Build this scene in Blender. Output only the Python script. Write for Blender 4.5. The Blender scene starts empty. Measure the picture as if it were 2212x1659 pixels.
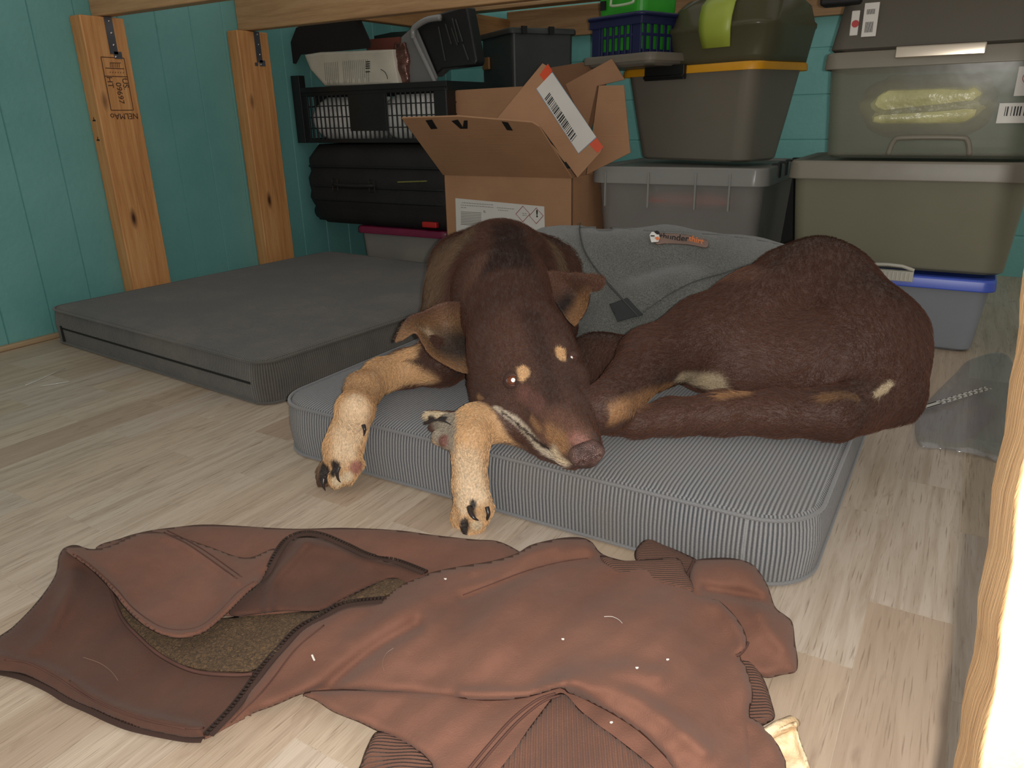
import bpy, bmesh, math, random
import numpy as np
from mathutils import Vector, Matrix
from mathutils.bvhtree import BVHTree
random.seed(7); rng = np.random.default_rng(11)
S = 0.68                       # the place was measured at camera height .65; true scale is a little smaller
sc = bpy.context.scene
COL = sc.collection

# ------------------------------------------------------------------ camera, world, light, exposure
FPX = 1600.; TH = math.radians(20.0); RO = math.radians(1.3); HC = .65; YAW = math.radians(31.33)
# world: X = right along the stacks, Y = depth along the left wall, Z = up.  camera looks turned left by YAW
fw = np.array([-math.sin(YAW) * math.cos(TH), math.cos(YAW) * math.cos(TH), -math.sin(TH)])
rt = np.array([math.cos(YAW), math.sin(YAW), 0.])
up = np.cross(rt, fw)
CP = np.array([0, 0, HC])
cr, sr = math.cos(RO), math.sin(RO)
cam_x = rt * cr + (-up) * sr * 1.0
def ray(x, y):
    dx, dy = x - 1106., y - 829.5
    a = dx * cr - dy * sr; b = dx * sr + dy * cr
    return rt * a - up * b + fw * FPX
cd = bpy.data.cameras.new('camera'); cam = bpy.data.objects.new('camera', cd); COL.objects.link(cam)
ix = np.array(ray(1107, 829.5)) - np.array(ray(1106, 829.5))      # image right
iy = -(np.array(ray(1106, 830.5)) - np.array(ray(1106, 829.5)))   # image up
M = Matrix(((ix[0], iy[0], -fw[0], 0), (ix[1], iy[1], -fw[1], 0), (ix[2], iy[2], -fw[2], HC * S), (0, 0, 0, 1)))
cam.matrix_world = M
cd.sensor_width = 36; cd.lens = FPX / 2212 * 36; cd.clip_start = .01
sc.camera = cam
sc.view_settings.view_transform = 'Standard'; sc.view_settings.look = 'None'
sc.view_settings.gamma = 1; sc.view_settings.use_curve_mapping = False
sc.view_settings.exposure = 0.35
wd = bpy.data.worlds.new('world'); sc.world = wd; wd.use_nodes = True
wd.node_tree.nodes['Background'].inputs[0].default_value = (1, .965, .92, 1)
wd.node_tree.nodes['Background'].inputs[1].default_value = .36
FLASH = 38.
ld = bpy.data.lights.new('flash', 'POINT'); ld.energy = FLASH * S * S; ld.shadow_soft_size = .006 * S; ld.color = (1, .975, .935)
lo = bpy.data.objects.new('flash', ld); COL.objects.link(lo)
lo.location = Vector((CP + ix * .024 + iy * .004) * S)

# ------------------------------------------------------------------ pixel measurements -> points of the place
def W(x, y, w): return CP + ray(x, y) / FPX * w
def Pz(x, y, z):
    d = ray(x, y); return CP + d * ((z - HC) / d[2])
def Pv(x, y, v):
    d = ray(x, y); return CP + d * (v / d[1])
def Pu(x, y, u):
    d = ray(x, y); return CP + d * (u / d[0])

# ------------------------------------------------------------------ helpers
def base_link(o, parent=None):
    COL.objects.link(o)
    if parent is not None: o.parent = parent
    return o
def empty(name, loc=(0, 0, 0), rz=0., label=None, cat=None, group=None):
    o = bpy.data.objects.new(name, None); o.location = loc; o.rotation_euler = (0, 0, rz); o.empty_display_size = .02
    base_link(o)
    if label: tag(o, label, cat, group)
    return o
def tag(o, label=None, cat=None, group=None, kind=None):
    if label: o['label'] = label
    if cat: o['category'] = cat
    if group: o['group'] = group
    if kind: o['kind'] = kind
    return o
class MB:
    def __init__(s): s.v = []; s.f = []; s.m = []
    def add(s, vs, fs, mi=0):
        b = len(s.v); s.v += [tuple(map(float, p)) for p in vs]; s.f += [tuple(i + b for i in f) for f in fs]; s.m += [mi] * len(fs); return s
    def box(s, x0, x1, y0, y1, z0, z1, mi=0, R=None, c=None):
        vs = [(x, y, z) for z in (z0, z1) for y in (y0, y1) for x in (x0, x1)]
        if R is not None: vs = [tuple(np.array(R) @ np.array(p) + np.array(c)) for p in vs]
        return s.add(vs, [(0, 2, 3, 1), (4, 5, 7, 6), (0, 1, 5, 4), (2, 6, 7, 3), (0, 4, 6, 2), (1, 3, 7, 5)], mi)
    def loft(s, loops, cap0=True, cap1=True, mi=0, closed=True):
        n = len(loops[0]); vs = [p for L in loops for p in L]; fs = []
        for k in range(len(loops) - 1):
            for i in range(n if closed else n - 1):
                j = (i + 1) % n; fs.append((k * n + i, k * n + j, (k + 1) * n + j, (k + 1) * n + i))
        if cap0: fs.append(tuple(range(n - 1, -1, -1)))
        if cap1: fs.append(tuple((len(loops) - 1) * n + i for i in range(n)))
        return s.add(vs, fs, mi)
    def tube(s, pts, r, n=8, mi=0, closed=False, flat=1.0):
        pts = [np.array(p, float) for p in pts]; m = len(pts); loops = []
        rs = r if hasattr(r, '__len__') else [r] * m
        prev = None
        for i in range(m):
            a = pts[(i - 1) % m] if (closed or i > 0) else pts[i]; b = pts[(i + 1) % m] if (closed or i < m - 1) else pts[i]
            t = b - a; t /= (np.linalg.norm(t) + 1e-9)
            ref = np.array([0, 0, 1.]) if prev is None else prev
            x = ref - t * (ref @ t)
            if np.linalg.norm(x) < 1e-3: x = np.array([1., 0, 0]) - t * t[0]
            x /= np.linalg.norm(x); prev = x; y = np.cross(t, x)
            loops.append([pts[i] + rs[i] * (math.cos(q) * x * flat + math.sin(q) * y) for q in np.linspace(0, 2 * math.pi, n, endpoint=False)])
        if closed: loops.append(loops[0]); return s.loft(loops, False, False, mi)
        return s.loft(loops, True, True, mi)
    def build(s, name, mats, parent=None, smooth=False, bevel=0., seg=2, sub=0, solid=0.):
        me = bpy.data.meshes.new(name); me.from_pydata(s.v, [], s.f); me.validate()
        for mm in (mats if isinstance(mats, (list, tuple)) else [mats]): me.materials.append(mm)
        if len(me.polygons) == len(s.m): me.polygons.foreach_set('material_index', s.m)
        bm = bmesh.new(); bm.from_mesh(me); bmesh.ops.recalc_face_normals(bm, faces=bm.faces); bm.to_mesh(me); bm.free()
        o = bpy.data.objects.new(name, me); base_link(o, parent)
        if smooth: me.shade_smooth() if hasattr(me, 'shade_smooth') else None
        if bevel:
            b = o.modifiers.new('bevel', 'BEVEL'); b.width = bevel; b.segments = seg; b.limit_method = 'ANGLE'; b.angle_limit = math.radians(35)
            me.shade_smooth(); o.modifiers.new('wn', 'WEIGHTED_NORMAL')
        if sub: ss = o.modifiers.new('sub', 'SUBSURF'); ss.levels = sub; ss.render_levels = sub
        if solid: so = o.modifiers.new('solid', 'SOLIDIFY'); so.thickness = solid; so.offset = -1
        return o
def rr(w, d, r, n=5, z=0., cx=0., cy=0.):
    r = min(r, w / 2 - 1e-4, d / 2 - 1e-4); P = []
    for (sx, sy, a0) in ((1, -1, -90), (1, 1, 0), (-1, 1, 90), (-1, -1, 180)):
        for k in range(n + 1):
            a = math.radians(a0 + 90 * k / n); P.append((cx + sx * (w / 2 - r) + r * math.cos(a), cy + sy * (d / 2 - r) + r * math.sin(a), z))
    return P
def cat_rom(pts, per=6, closed=False):
    P = [np.array(p, float) for p in pts]; n = len(P); out = []
    rngn = n if closed else n - 1
    for i in range(rngn):
        if closed: p0, p1, p2, p3 = P[(i - 1) % n], P[i], P[(i + 1) % n], P[(i + 2) % n]
        else: p0, p1, p2, p3 = P[max(i - 1, 0)], P[i], P[i + 1], P[min(i + 2, n - 1)]
        for k in range(per):
            t = k / per
            out.append(.5 * ((2 * p1) + (-p0 + p2) * t + (2 * p0 - 5 * p1 + 4 * p2 - p3) * t * t + (-p0 + 3 * p1 - 3 * p2 + p3) * t ** 3))
    if not closed: out.append(P[-1])
    return out
def slab(mb, pts, th, mi=0):
    P = [np.array(p, float) for p in pts]; nrm = np.zeros(3)
    for i in range(len(P)): nrm += np.cross(P[i], P[(i + 1) % len(P)])
    nrm /= np.linalg.norm(nrm)
    a = [p + nrm * th / 2 for p in P]; b = [p - nrm * th / 2 for p in P]; n = len(P)
    mb.add(a + b, [tuple(range(n)), tuple(range(2 * n - 1, n - 1, -1))] + [(i, i + n, (i + 1) % n + n, (i + 1) % n) for i in range(n)], mi)
def text_mesh(name, s, mat, parent, o, xd, yd, size, ext=.0004, shear=0., align='CENTER', bold=0.):
    cu = bpy.data.curves.new('t', 'FONT'); cu.body = s; cu.size = size; cu.extrude = ext; cu.align_x = align; cu.align_y = 'CENTER'; cu.shear = shear; cu.offset = bold
    to = bpy.data.objects.new('t', cu); COL.objects.link(to)
    dg = bpy.context.evaluated_depsgraph_get(); dg.update()
    me = bpy.data.meshes.new_from_object(to.evaluated_get(dg)); bpy.data.objects.remove(to)
    xd = np.array(xd, float); xd /= np.linalg.norm(xd); yd = np.array(yd, float); yd -= xd * (yd @ xd); yd /= np.linalg.norm(yd); zd = np.cross(xd, yd)
    for v in me.vertices:
        c = np.array(v.co); v.co = Vector(np.array(o) + xd * c[0] + yd * c[1] + zd * c[2])
    me.materials.clear(); me.materials.append(mat); me.name = name
    ob = bpy.data.objects.new(name, me); base_link(ob, parent); return ob

# ------------------------------------------------------------------ materials
def srgb(c):
    if isinstance(c, str): c = tuple(int(c[i:i + 2], 16) for i in (0, 2, 4))
    return tuple(((x / 255) / 12.92 if x / 255 <= .04045 else ((x / 255 + .055) / 1.055) ** 2.4) for x in c) + (1,)
class NT:
    def __init__(s, name):
        s.m = bpy.data.materials.new(name); s.m.use_nodes = True; s.t = s.m.node_tree; s.b = s.t.nodes['Principled BSDF']; s.out = s.t.nodes['Material Output']
    def n(s, ty, **kw):
        x = s.t.nodes.new(ty)
        for k, v in kw.items():
            if k in x.inputs if isinstance(k, str) else False: x.inputs[k].default_value = v
            else: setattr(x, k, v)
        return x
    def l(s, a, b): s.t.links.new(a, b)
    def tc(s, out='Object', scale=(1, 1, 1), rot=(0, 0, 0), loc=(0, 0, 0)):
        t = s.n('ShaderNodeTexCoord'); m = s.n('ShaderNodeMapping'); s.l(t.outputs[out], m.inputs[0])
        m.inputs['Scale'].default_value = scale; m.inputs['Rotation'].default_value = rot; m.inputs['Location'].default_value = loc; return m.outputs[0]
    def noise(s, vec, scale, detail=4, rough=.5, dist=0.):
        x = s.n('ShaderNodeTexNoise'); x.inputs['Scale'].default_value = scale; x.inputs['Detail'].default_value = detail; x.inputs['Roughness'].default_value = rough; x.inputs['Distortion'].default_value = dist
        s.l(vec, x.inputs['Vector']); return x.outputs[0]
    def ramp(s, fac, stops, interp='LINEAR'):
        x = s.n('ShaderNodeValToRGB'); x.color_ramp.interpolation = interp; e = x.color_ramp.elements
        e[0].position, e[0].color = stops[0][0], stops[0][1]; e[1].position, e[1].color = stops[-1][0], stops[-1][1]
        for p, c in stops[1:-1]: q = e.new(p); q.color = c
        s.l(fac, x.inputs[0]); return x.outputs[0]
    def mix(s, f, a, b, mode='MIX'):
        x = s.n('ShaderNodeMix', data_type='RGBA'); x.blend_type = mode
        for k, v in ((0, f), (6, a), (7, b)):
            if hasattr(v, 'is_output'): s.l(v, x.inputs[k])
            else: x.inputs[k].default_value = v
        return x.outputs[2]
    def math(s, op, a, b=0., c=None):
        x = s.n('ShaderNodeMath', operation=op)
        for k, v in ((0, a), (1, b)) + (((2, c),) if c is not None else ()):
            if hasattr(v, 'is_output'): s.l(v, x.inputs[k])
            else: x.inputs[k].default_value = v
        return x.outputs[0]
    def bump(s, h, dist=.001, strength=1.):
        x = s.n('ShaderNodeBump'); x.inputs['Distance'].default_value = dist * 1; x.inputs['Strength'].default_value = strength; s.l(h, x.inputs['Height']); s.l(x.outputs[0], s.b.inputs['Normal']); return x
    def set(s, color=None, rough=None, **kw):
        if color is not None:
            if hasattr(color, 'is_output'): s.l(color, s.b.inputs['Base Color'])
            else: s.b.inputs['Base Color'].default_value = color
        if rough is not None:
            if hasattr(rough, 'is_output'): s.l(rough, s.b.inputs['Roughness'])
            else: s.b.inputs['Roughness'].default_value = rough
        for k, v in kw.items(): s.b.inputs[k.replace('_', ' ')].default_value = v
        return s.m
def plain(name, c, rough=.5, var=.06, bump=0., bscale=200, **kw):
    t = NT(name); v = t.tc('Object'); nz = t.noise(v, 9, 5)
    c = srgb(c); hi = tuple(min(1, x * (1 + var * 2)) for x in c[:3]) + (1,); lo_ = tuple(x * (1 - var * 2) for x in c[:3]) + (1,)
    col = t.ramp(nz, [(.3, lo_), (.7, hi)])
    if bump: t.bump(t.noise(v, bscale, 3), bump)
    return t.set(col, rough, **kw)
def plastic(name, c, alpha=1., rough=.32, var=.04):
    t = NT(name); v = t.tc('Object'); nz = t.noise(v, 6, 3)
    c = srgb(c); col = t.ramp(nz, [(.3, tuple(x * (1 - var) for x in c[:3]) + (1,)), (.7, tuple(min(1, x * (1 + var)) for x in c[:3]) + (1,))])
    t.bump(t.noise(v, 14, 2), .0012, .5)
    m = t.set(col, rough)
    if alpha < 1:
        tr = t.n('ShaderNodeBsdfTransparent'); tr.inputs[0].default_value = (.93, .94, .92, 1)
        tl = t.n('ShaderNodeBsdfTranslucent'); t.l(col, tl.inputs[0])
        m1 = t.n('ShaderNodeMixShader'); m1.inputs[0].default_value = .35; t.l(t.b.outputs[0], m1.inputs[1]); t.l(tl.outputs[0], m1.inputs[2])
        m2 = t.n('ShaderNodeMixShader'); m2.inputs[0].default_value = alpha; t.l(tr.outputs[0], m2.inputs[1]); t.l(m1.outputs[0], m2.inputs[2])
        t.l(m2.outputs[0], t.out.inputs[0])
    return m
def wood(name, c1, c2, c3, axis='Z', rough=.55, knots=True):
    t = NT(name); st = {'Z': (26, 26, 1.5), 'X': (1.5, 26, 26), 'Y': (26, 1.5, 26)}[axis]
    v = t.tc('Object', st); n1 = t.noise(v, 1.6, 6, .6, .6); n2 = t.noise(v, 9, 5, .65)
    col = t.ramp(n1, [(.25, srgb(c1)), (.5, srgb(c2)), (.78, srgb(c3))])
    col = t.mix(t.math('MULTIPLY', n2, .5), col, srgb(c1), 'MULTIPLY')
    if knots:
        ks = {'Z': (9, 9, 3.2), 'X': (3.2, 9, 9), 'Y': (9, 3.2, 9)}[axis]
        vo = t.n('ShaderNodeTexVoronoi'); vo.inputs['Scale'].default_value = 1.; t.l(t.tc('Object', ks), vo.inputs['Vector'])
        k = t.ramp(vo.outputs['Distance'], [(.03, (1, 1, 1, 1)), (.13, (0, 0, 0, 1))])
        col = t.mix(k, col, srgb((70, 38, 20)))
    t.bump(n2, .0006)
    return t.set(col, rough)
BLACK = lambda n='black_plastic', c=(24, 24, 25), r=.42: plain(n, c, r, .1, .0003, 120)
m_post = wood('pine_post', (176, 120, 68), (212, 156, 96), (228, 182, 124), 'Z')
m_rail = wood('pine_rail', (160, 122, 84), (190, 152, 108), (206, 170, 126), 'X', knots=False)
m_raily = wood('pine_rail_y', (140, 98, 56), (176, 130, 80), (194, 150, 100), 'Y', knots=False)
m_black = BLACK(); m_black2 = BLACK('black_rough', (17, 17, 17), .65); m_dgrey = plain('dark_grey_plastic', (58, 60, 58), .4, .1)
m_white = plain('white_paper', (214, 210, 202), .6, .02); m_ink = plain('black_ink', (26, 22, 22), .6, 0)
m_orange = plain('orange_tape', (214, 74, 30), .35, .04); m_bluep = plain('blue_print', (120, 160, 190), .5, .02)
m_steel = plain('galvanised_steel', (96, 98, 104), .35, .1, Metallic=.6); m_silver = plain('silver_screw', (210, 210, 215), .2, 0, Metallic=1.)
m_red = plain('red_plastic', (170, 32, 30), .4)

# ------------------------------------------------------------------ the room
def teal(name, axis, k=1.):
    t = NT(name); v = t.tc('Object'); n1 = t.noise(v, 3, 5, .6); n2 = t.noise(v, 60, 3)
    col = t.ramp(n1, [(.3, srgb((94, 150, 145))), (.7, srgb((108, 163, 157)))])
    sm = t.ramp(t.noise(v, 17, 6, .7), [(.64, (0, 0, 0, 1)), (.7, (1, 1, 1, 1))]); col = t.mix(t.math('MULTIPLY', sm, .12), col, srgb((60, 96, 92)))
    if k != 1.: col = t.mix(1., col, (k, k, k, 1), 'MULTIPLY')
    t.bump(n2, .0007); return t.set(col, .42)
m_teal = teal('teal_paint', 'Z')
def siding_wall(name, boards, length0, length1, z0, z1, at, horizontal=False):
    pass
mb = MB()
# left wall: vertical tongue and groove boards, pitch .1405, V grooves
XW = -2.48; pitch = .1405; g = .0032
y = 1.363 - pitch * 10
prof = []
while y < 3.56:
    prof += [(XW, y + g), (XW, y + pitch - g), (XW - .005, y + pitch)]; y += pitch
vs = []; fs = []
for (x, yy) in prof: vs += [(x, yy, -.02), (x, yy, 1.5)]
for i in range(len(prof) - 1): fs.append((2 * i, 2 * i + 1, 2 * i + 3, 2 * i + 2))
mb.add(vs, fs); y0, y1 = prof[0][1], prof[-1][1]
mb.box(XW - .06, XW - .012, y0, y1, -.02, 1.5)
tag(mb.build('wall_left', m_teal), kind='structure')
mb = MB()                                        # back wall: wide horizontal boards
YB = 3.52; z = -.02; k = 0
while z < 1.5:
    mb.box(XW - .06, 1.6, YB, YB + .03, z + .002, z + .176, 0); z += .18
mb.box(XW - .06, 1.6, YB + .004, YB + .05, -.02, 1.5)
tag(mb.build('wall_back', teal('pale_teal_flash_lifted', 'X', 1.7), bevel=.003), kind='structure')  # paler teal; the brighter flash on this wall is put into its colour
# floor laminate: strips of blocks along Y, .104 wide, random lengths
t = NT('laminate_floor'); v = t.tc('Object')
br = t.n('ShaderNodeTexBrick'); br.offset = .37; br.squash = 1.; br.inputs['Scale'].default_value = 1.
br.inputs['Brick Width'].default_value = .42; br.inputs['Row Height'].default_value = .104; br.inputs['Mortar Size'].default_value = .0006; br.inputs['Bias'].default_value = 0
br.inputs['Color1'].default_value = (0, 0, 0, 1); br.inputs['Color2'].default_value = (1, 1, 1, 1); br.inputs['Mortar'].default_value = (.45, .45, .45, 1)
t.l(t.tc('Object', (1, 1, 1), (0, 0, math.radians(90)), (.0, .03, 0)), br.inputs['Vector'])
sep = br.outputs['Color']
tone = t.ramp(sep, [(0, srgb((172, 150, 130))), (.3, srgb((188, 168, 144))), (.6, srgb((194, 177, 157))), (1, srgb((186, 172, 156)))])
off = t.n('ShaderNodeVectorMath', operation='MULTIPLY_ADD'); t.l(sep, off.inputs[0]); off.inputs[1].default_value = (7, 13, 3); t.l(t.tc('Object', (52, 3.4, 1)), off.inputs[2])
gr1 = t.noise(off.outputs[0], 1.1, 6, .62, .9)
off2 = t.n('ShaderNodeVectorMath', operation='MULTIPLY_ADD'); t.l(sep, off2.inputs[0]); off2.inputs[1].default_value = (3, 9, 5); t.l(t.tc('Object', (420, 16, 1)), off2.inputs[2])
gr2 = t.noise(off2.outputs[0], 1., 3, .5)
off3 = t.n('ShaderNodeVectorMath', operation='MULTIPLY_ADD'); t.l(sep, off3.inputs[0]); off3.inputs[1].default_value = (5, 2, 1); t.l(t.tc('Object', (16, 4.5, 1)), off3.inputs[2])
big = t.noise(off3.outputs[0], 1.3, 4, .6, 1.2)
col = t.mix(t.ramp(gr1, [(.42, (0, 0, 0, 1)), (.68, (.55, .55, .55, 1))]), tone, srgb((150, 128, 106)))
col = t.mix(t.ramp(gr2, [(.60, (0, 0, 0, 1)), (.70, (.6, .6, .6, 1))]), col, srgb((126, 104, 86)))
col = t.mix(t.ramp(big, [(.60, (0, 0, 0, 1)), (.72, (.5, .5, .5, 1))]), col, srgb((140, 116, 98)))
t.bump(gr2, .0003); m_floor = t.set(col, .40)
mb = MB(); mb.box(XW - .06, 1.6, -1.0, YB + .05, -.03, 0.)
tag(mb.build('floor', m_floor), kind='structure')
mb = MB(); mb.box(XW, XW + .022, prof[0][1], 3.5, 0, .016)
tag(mb.build('baseboard_left', wood('trim_wood', (150, 128, 98), (176, 152, 118), (190, 168, 136), 'Y', knots=False), bevel=.004), kind='structure')

# ------------------------------------------------------------------ bed frame: posts, cross rails, ledger, slats
bed = empty('bunk_bed', (XW + .03, 1.555, 0), 0, 'raised pine bed frame along the teal wall, the bins and cushions stored beneath it', 'bed')
bedO = np.array([XW + .03, 1.555, 0])
def post(y0, y1, lab):
    hw = (y1 - y0) / 2
    r = MB().box(-.029, .029, -hw, hw, 0, .966).build('post', m_post, bed, bevel=.004); r.location = (0, (y0 + y1) / 2 - 1.555, 0); r['label'] = lab
    for q in ((.004, .030, .858, .966), (.016, .042, .845, .866)):
        s = MB().box(.029, .0315, q[0], q[1], q[2], q[3]).build('bracket', m_steel, r)
    for q in (.955, .92, .885, .85):
        sm = MB(); sm.add([(.0316 + .002 * (j == 0), .02 + .0035 * math.cos(a) * (j > 0), q + .0035 * math.sin(a) * (j > 0)) for j, a in [(0, 0)] + [(1, a) for a in np.linspace(0, 6.28, 8, endpoint=False)]], [(0, i, i % 8 + 1) for i in range(1, 9)])
        sm.build('screw', m_silver, r)
    return r, hw
m_stamp = plain('stamp_ink', (58, 30, 16), .7, 0)
r, hw = post(1.482, 1.628, 'post with a stamped rectangle')
g = MB(); yc = .012; X = .0297
def ln(a, b, w=.0022):
    a = np.array(a); b = np.array(b); d = b - a; d = d / np.linalg.norm(d); n = np.array([-d[1], d[0]]) * w / 2
    g.add([(X, *(a + n)), (X, *(b + n)), (X, *(b - n)), (X, *(a - n))], [(0, 1, 2, 3)])
zt, zm, zb = .848, .792, .690; yl, yr = -.030, .048
for a, b in (((yl, zt), (yr, zt)), ((yl, zm), (yr, zm)), ((yl, zb), (yr, zb)), ((yl, zt), (yl, zb)), ((yr, zt), (yr, zb)), ((yl + .008, zm + .024), (yr - .006, zm + .024))): ln(a, b)
for i in range(6): ln((-.004 + i * .006, zm + .027), (-.002 + i * .006, zm + .040), .0016); ln((-.010 + i * .009, zm + .010), (-.007 + i * .009, zm + .014), .0016)
ln((-.004, zm + .040), (.034, zm + .041), .0018)
g.build('stamp', m_stamp, r)
for s_, y_, z_ in (('US.', .036, .770), ('09697', .011, .742), ('HT', -.016, .774)):
    text_mesh('stamp_text', s_, m_stamp, r, (.0298, y_, z_), (0, 0, -1), (0, 1, 0), .026, .0001)
text_mesh('stamp_text', 'NELMA\u00ae'.replace('\u00ae', 'o'), m_stamp, r, (.0298, .012, .672), (0, -1, 0), (0, 0, -1), .026, .0001)
for z_ in (.66, .60): g = MB(); g.box(-.012, .004, -hw - .0006, -hw, z_ - .0022, z_ + .0022); g.box(-.006, -.003, -hw - .0006, -hw, z_, z_ + .01); g.build('marker_line', m_ink, r)
r, hw = post(2.075, 2.222, 'knotty post without a stamp')
b = MB().box(.0292, .031, -.008, .006, .845, .857).build('bracket_plate', m_steel, r)
def rail(name, x0, x1, y0, y1, z0, z1, m):
    o = MB().box(-(x1 - x0) / 2, (x1 - x0) / 2, -(y1 - y0) / 2, (y1 - y0) / 2, 0, z1 - z0).build(name, m, bed, bevel=.004)
    o.location = np.array(((x0 + x1) / 2, (y0 + y1) / 2, z0)) - bedO; return o
rail('cross_rail', XW + .001, .5, 1.555, 1.598, .968, 1.11, m_rail)
rail('cross_rail', XW + .001, .2, 2.13, 2.172, .968, 1.11, m_rail)
rail('ledger', -2.1, .6, YB - .042, YB - .001, .995, 1.125, m_rail)
rail('joist', -2.12, -2.08, 2.176, YB - .044, 1.0, 1.09, m_raily)
for i, yy in enumerate((2.45, 2.68, 2.91, 3.14, 3.37)): rail('slat', XW + .01, .3, yy, yy + .09, 1.127, 1.145, m_rail)

# ------------------------------------------------------------------ cushions
def cushion_mat(name, c_hi, c_lo, pitch):
    t = NT(name); uv = t.n('ShaderNodeUVMap'); sx = t.n('ShaderNodeSeparateXYZ'); t.l(uv.outputs[0], sx.inputs[0])
    w = t.math('SINE', t.math('MULTIPLY', sx.outputs[0], 2 * math.pi / pitch))
    w = t.math('MULTIPLY_ADD', w, .5, .5)
    v = t.tc('Object'); dirt = t.noise(v, 5, 6, .65); fine = t.noise(v, 420, 2)
    c = t.ramp(w, [(.12, srgb(c_lo)), (.75, srgb(c_hi))])
    c = t.mix(t.ramp(dirt, [(.45, (0, 0, 0, 1)), (.8, (.5, .5, .5, 1))]), c, srgb((120, 108, 94)))
    c = t.mix(.25, c, t.ramp(fine, [(.3, (.5, .5, .5, 1)), (.7, (1.2, 1.2, 1.2, 1))]), 'MULTIPLY')
    h = t.math('ADD', w, t.math('MULTIPLY', fine, .5)); t.bump(h, .0009)
    t.b.inputs['Sheen Weight'].default_value = .25
    return t.set(c, .9)
def cushion(name, label, cx, cy, w, d, rz, mat, zipper, r=.085, H=.118):
    root = empty(name, (cx, cy, 0), rz, label, 'cushion', 'ribbed grey seat cushions on the floor')
    n = 12; prof = [(-.012, .0), (-.001, .003), (.001, .008), (.003, .03), (.005, .058), (.002, .088), (-.002, .106), (-.008, .112)]
    loops = [rr(w + 2 * o, d + 2 * o, r + o, n, z) for o, z in prof]
    for o, z in ((-.03, .1165), (-.08, .119), (-.2, .121), (-.36, .122)): loops.append(rr(w + 2 * o, d + 2 * o, max(.02, r + o), n, z))
    mb = MB(); mb.loft(loops, True, True)
    o = mb.build('cover', mat, root, smooth=True); me = o.data
    uvl = me.uv_layers.new(name='UVMap'); L = loops[3]; per = [0.]
    for i in range(len(L)): per.append(per[-1] + math.dist(L[i][:2], L[(i + 1) % len(L)][:2]))
    nl = len(L)
    for p in me.polygons:
        zs = [me.vertices[i].co.z for i in p.vertices]
        idx = [me.loops[li].vertex_index for li in p.loop_indices]
        side = min(zs) < .1115 and len(idx) == 4
        ks = [i % nl for i in idx]; wrap = (0 in ks and nl - 1 in ks)
        for li, vi, k in zip(p.loop_indices, idx, ks):
            c = me.vertices[vi].co
            if side: s_ = per[nl] if (wrap and k == 0) else per[k]; uvl.data[li].uv = (s_, c.z)
            else: uvl.data[li].uv = (c.x, c.y)
    mb = MB()
    for (of, z) in ((.001, .1085),): mb.tube(rr(w + 2 * of, d + 2 * of, r + of, n, z), .0032, 8, closed=True)
    for (of, z) in ((.002, .0055),): mb.tube(rr(w + 2 * of, d + 2 * of, r + of, n, z), .003, 8, closed=True)
    mb.build('piping', mat, root, smooth=True)
    if zipper:
        mb = MB(); y = -d / 2 - .0045
        mb.box(-w / 2 + .08, w / 2 - .05, y - .0012, y + .004, .052, .058)
        z_ = mb.build('zip', m_black2, root); 
        MB().box(-.004, .004, -.004, .0, -.05, 0.).build('zip_pull', m_black2, z_).location = (-w / 2 + .075, y, .062)
    return root
m_cush_n = cushion_mat('ribbed_grey_fabric', (136, 136, 136), (66, 68, 72), .0066)
m_cush_f = cushion_mat('ribbed_dark_fabric', (84, 81, 75), (50, 48, 44), .0066)
CN = cushion('floor_cushion', 'light grey ribbed square cushion the dog lies on', -.634, 1.499, 1.05, 1.09, 0, m_cush_n, False, r=.088)
CF = cushion('floor_cushion', 'darker grey ribbed cushion on the left beside the teal wall, zip along its edge', -1.85, 1.725, 1.07, 1.15, math.radians(-4.5), m_cush_f, True, r=.05)

# ------------------------------------------------------------------ totes
def tote_body(mb, w, d, h, tp, r, th=.003, n=5, rim=.0):
    out = [rr(w - 2 * tp - .02, d - 2 * tp - .02, r, n, 0), rr(w - 2 * tp, d - 2 * tp, r, n, .008), rr(w - tp * .9, d - tp * .9, r, n, h * .55), rr(w, d, r, n, h)]
    if rim: out += [rr(w + 2 * rim, d + 2 * rim, r + rim, n, h), rr(w + 2 * rim, d + 2 * rim, r + rim, n, h + .006), rr(w - 2 * th, d - 2 * th, r, n, h + .006)]
    inn = [rr(w - 2 * th, d - 2 * th, r - th / 2, n, h - .001), rr(w - tp * .9 - 2 * th, d - tp * .9 - 2 * th, r, n, h * .55), rr(w - 2 * tp - 2 * th, d - 2 * tp - 2 * th, r, n, .011)]
    mb.loft(out + inn, True, True)
def tote_lid(mb, w, d, r, drop=.028, top=.012, over=.012, n=5, inset=.03):
    W_, D_ = w + 2 * over, d + 2 * over
    mb.loft([rr(W_ - .006, D_ - .006, r, n, .0), rr(W_ - .006, D_ - .006, r, n, -drop + .002), rr(W_, D_, r + .002, n, -drop), rr(W_ + .002, D_ + .002, r + .002, n, -drop + .004), rr(W_ - .002, D_ - .002, r, n, top - .006), rr(W_ - .010, D_ - .010, r, n, top),
             rr(W_ - 2 * inset, D_ - 2 * inset, r, n, top), rr(W_ - 2 * inset - .012, D_ - 2 * inset - .012, r, n, top - .007)], True, True)
def tote(name, label, cx, cy, z0, w, d, h, rz=0., tp=.02, r=.03, mbody=None, mlid=None, lid=True, drop=.028, top=.012, over=.012, rim=.008, group=None, cat='storage bin'):
    root = empty(name, (cx, cy, z0), rz, label, cat, group)
    mb = MB(); tote_body(mb, w, d, h, tp, r, rim=0 if lid else rim); root_b = mb.build('body', mbody, root, smooth=True, bevel=.0015)
    if lid:
        mb = MB(); tote_lid(mb, w, d, r, drop, top, over); L = mb.build('lid', mlid or mbody, root, smooth=True, bevel=.0015); L.location = (0, 0, h)
    return root
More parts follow.
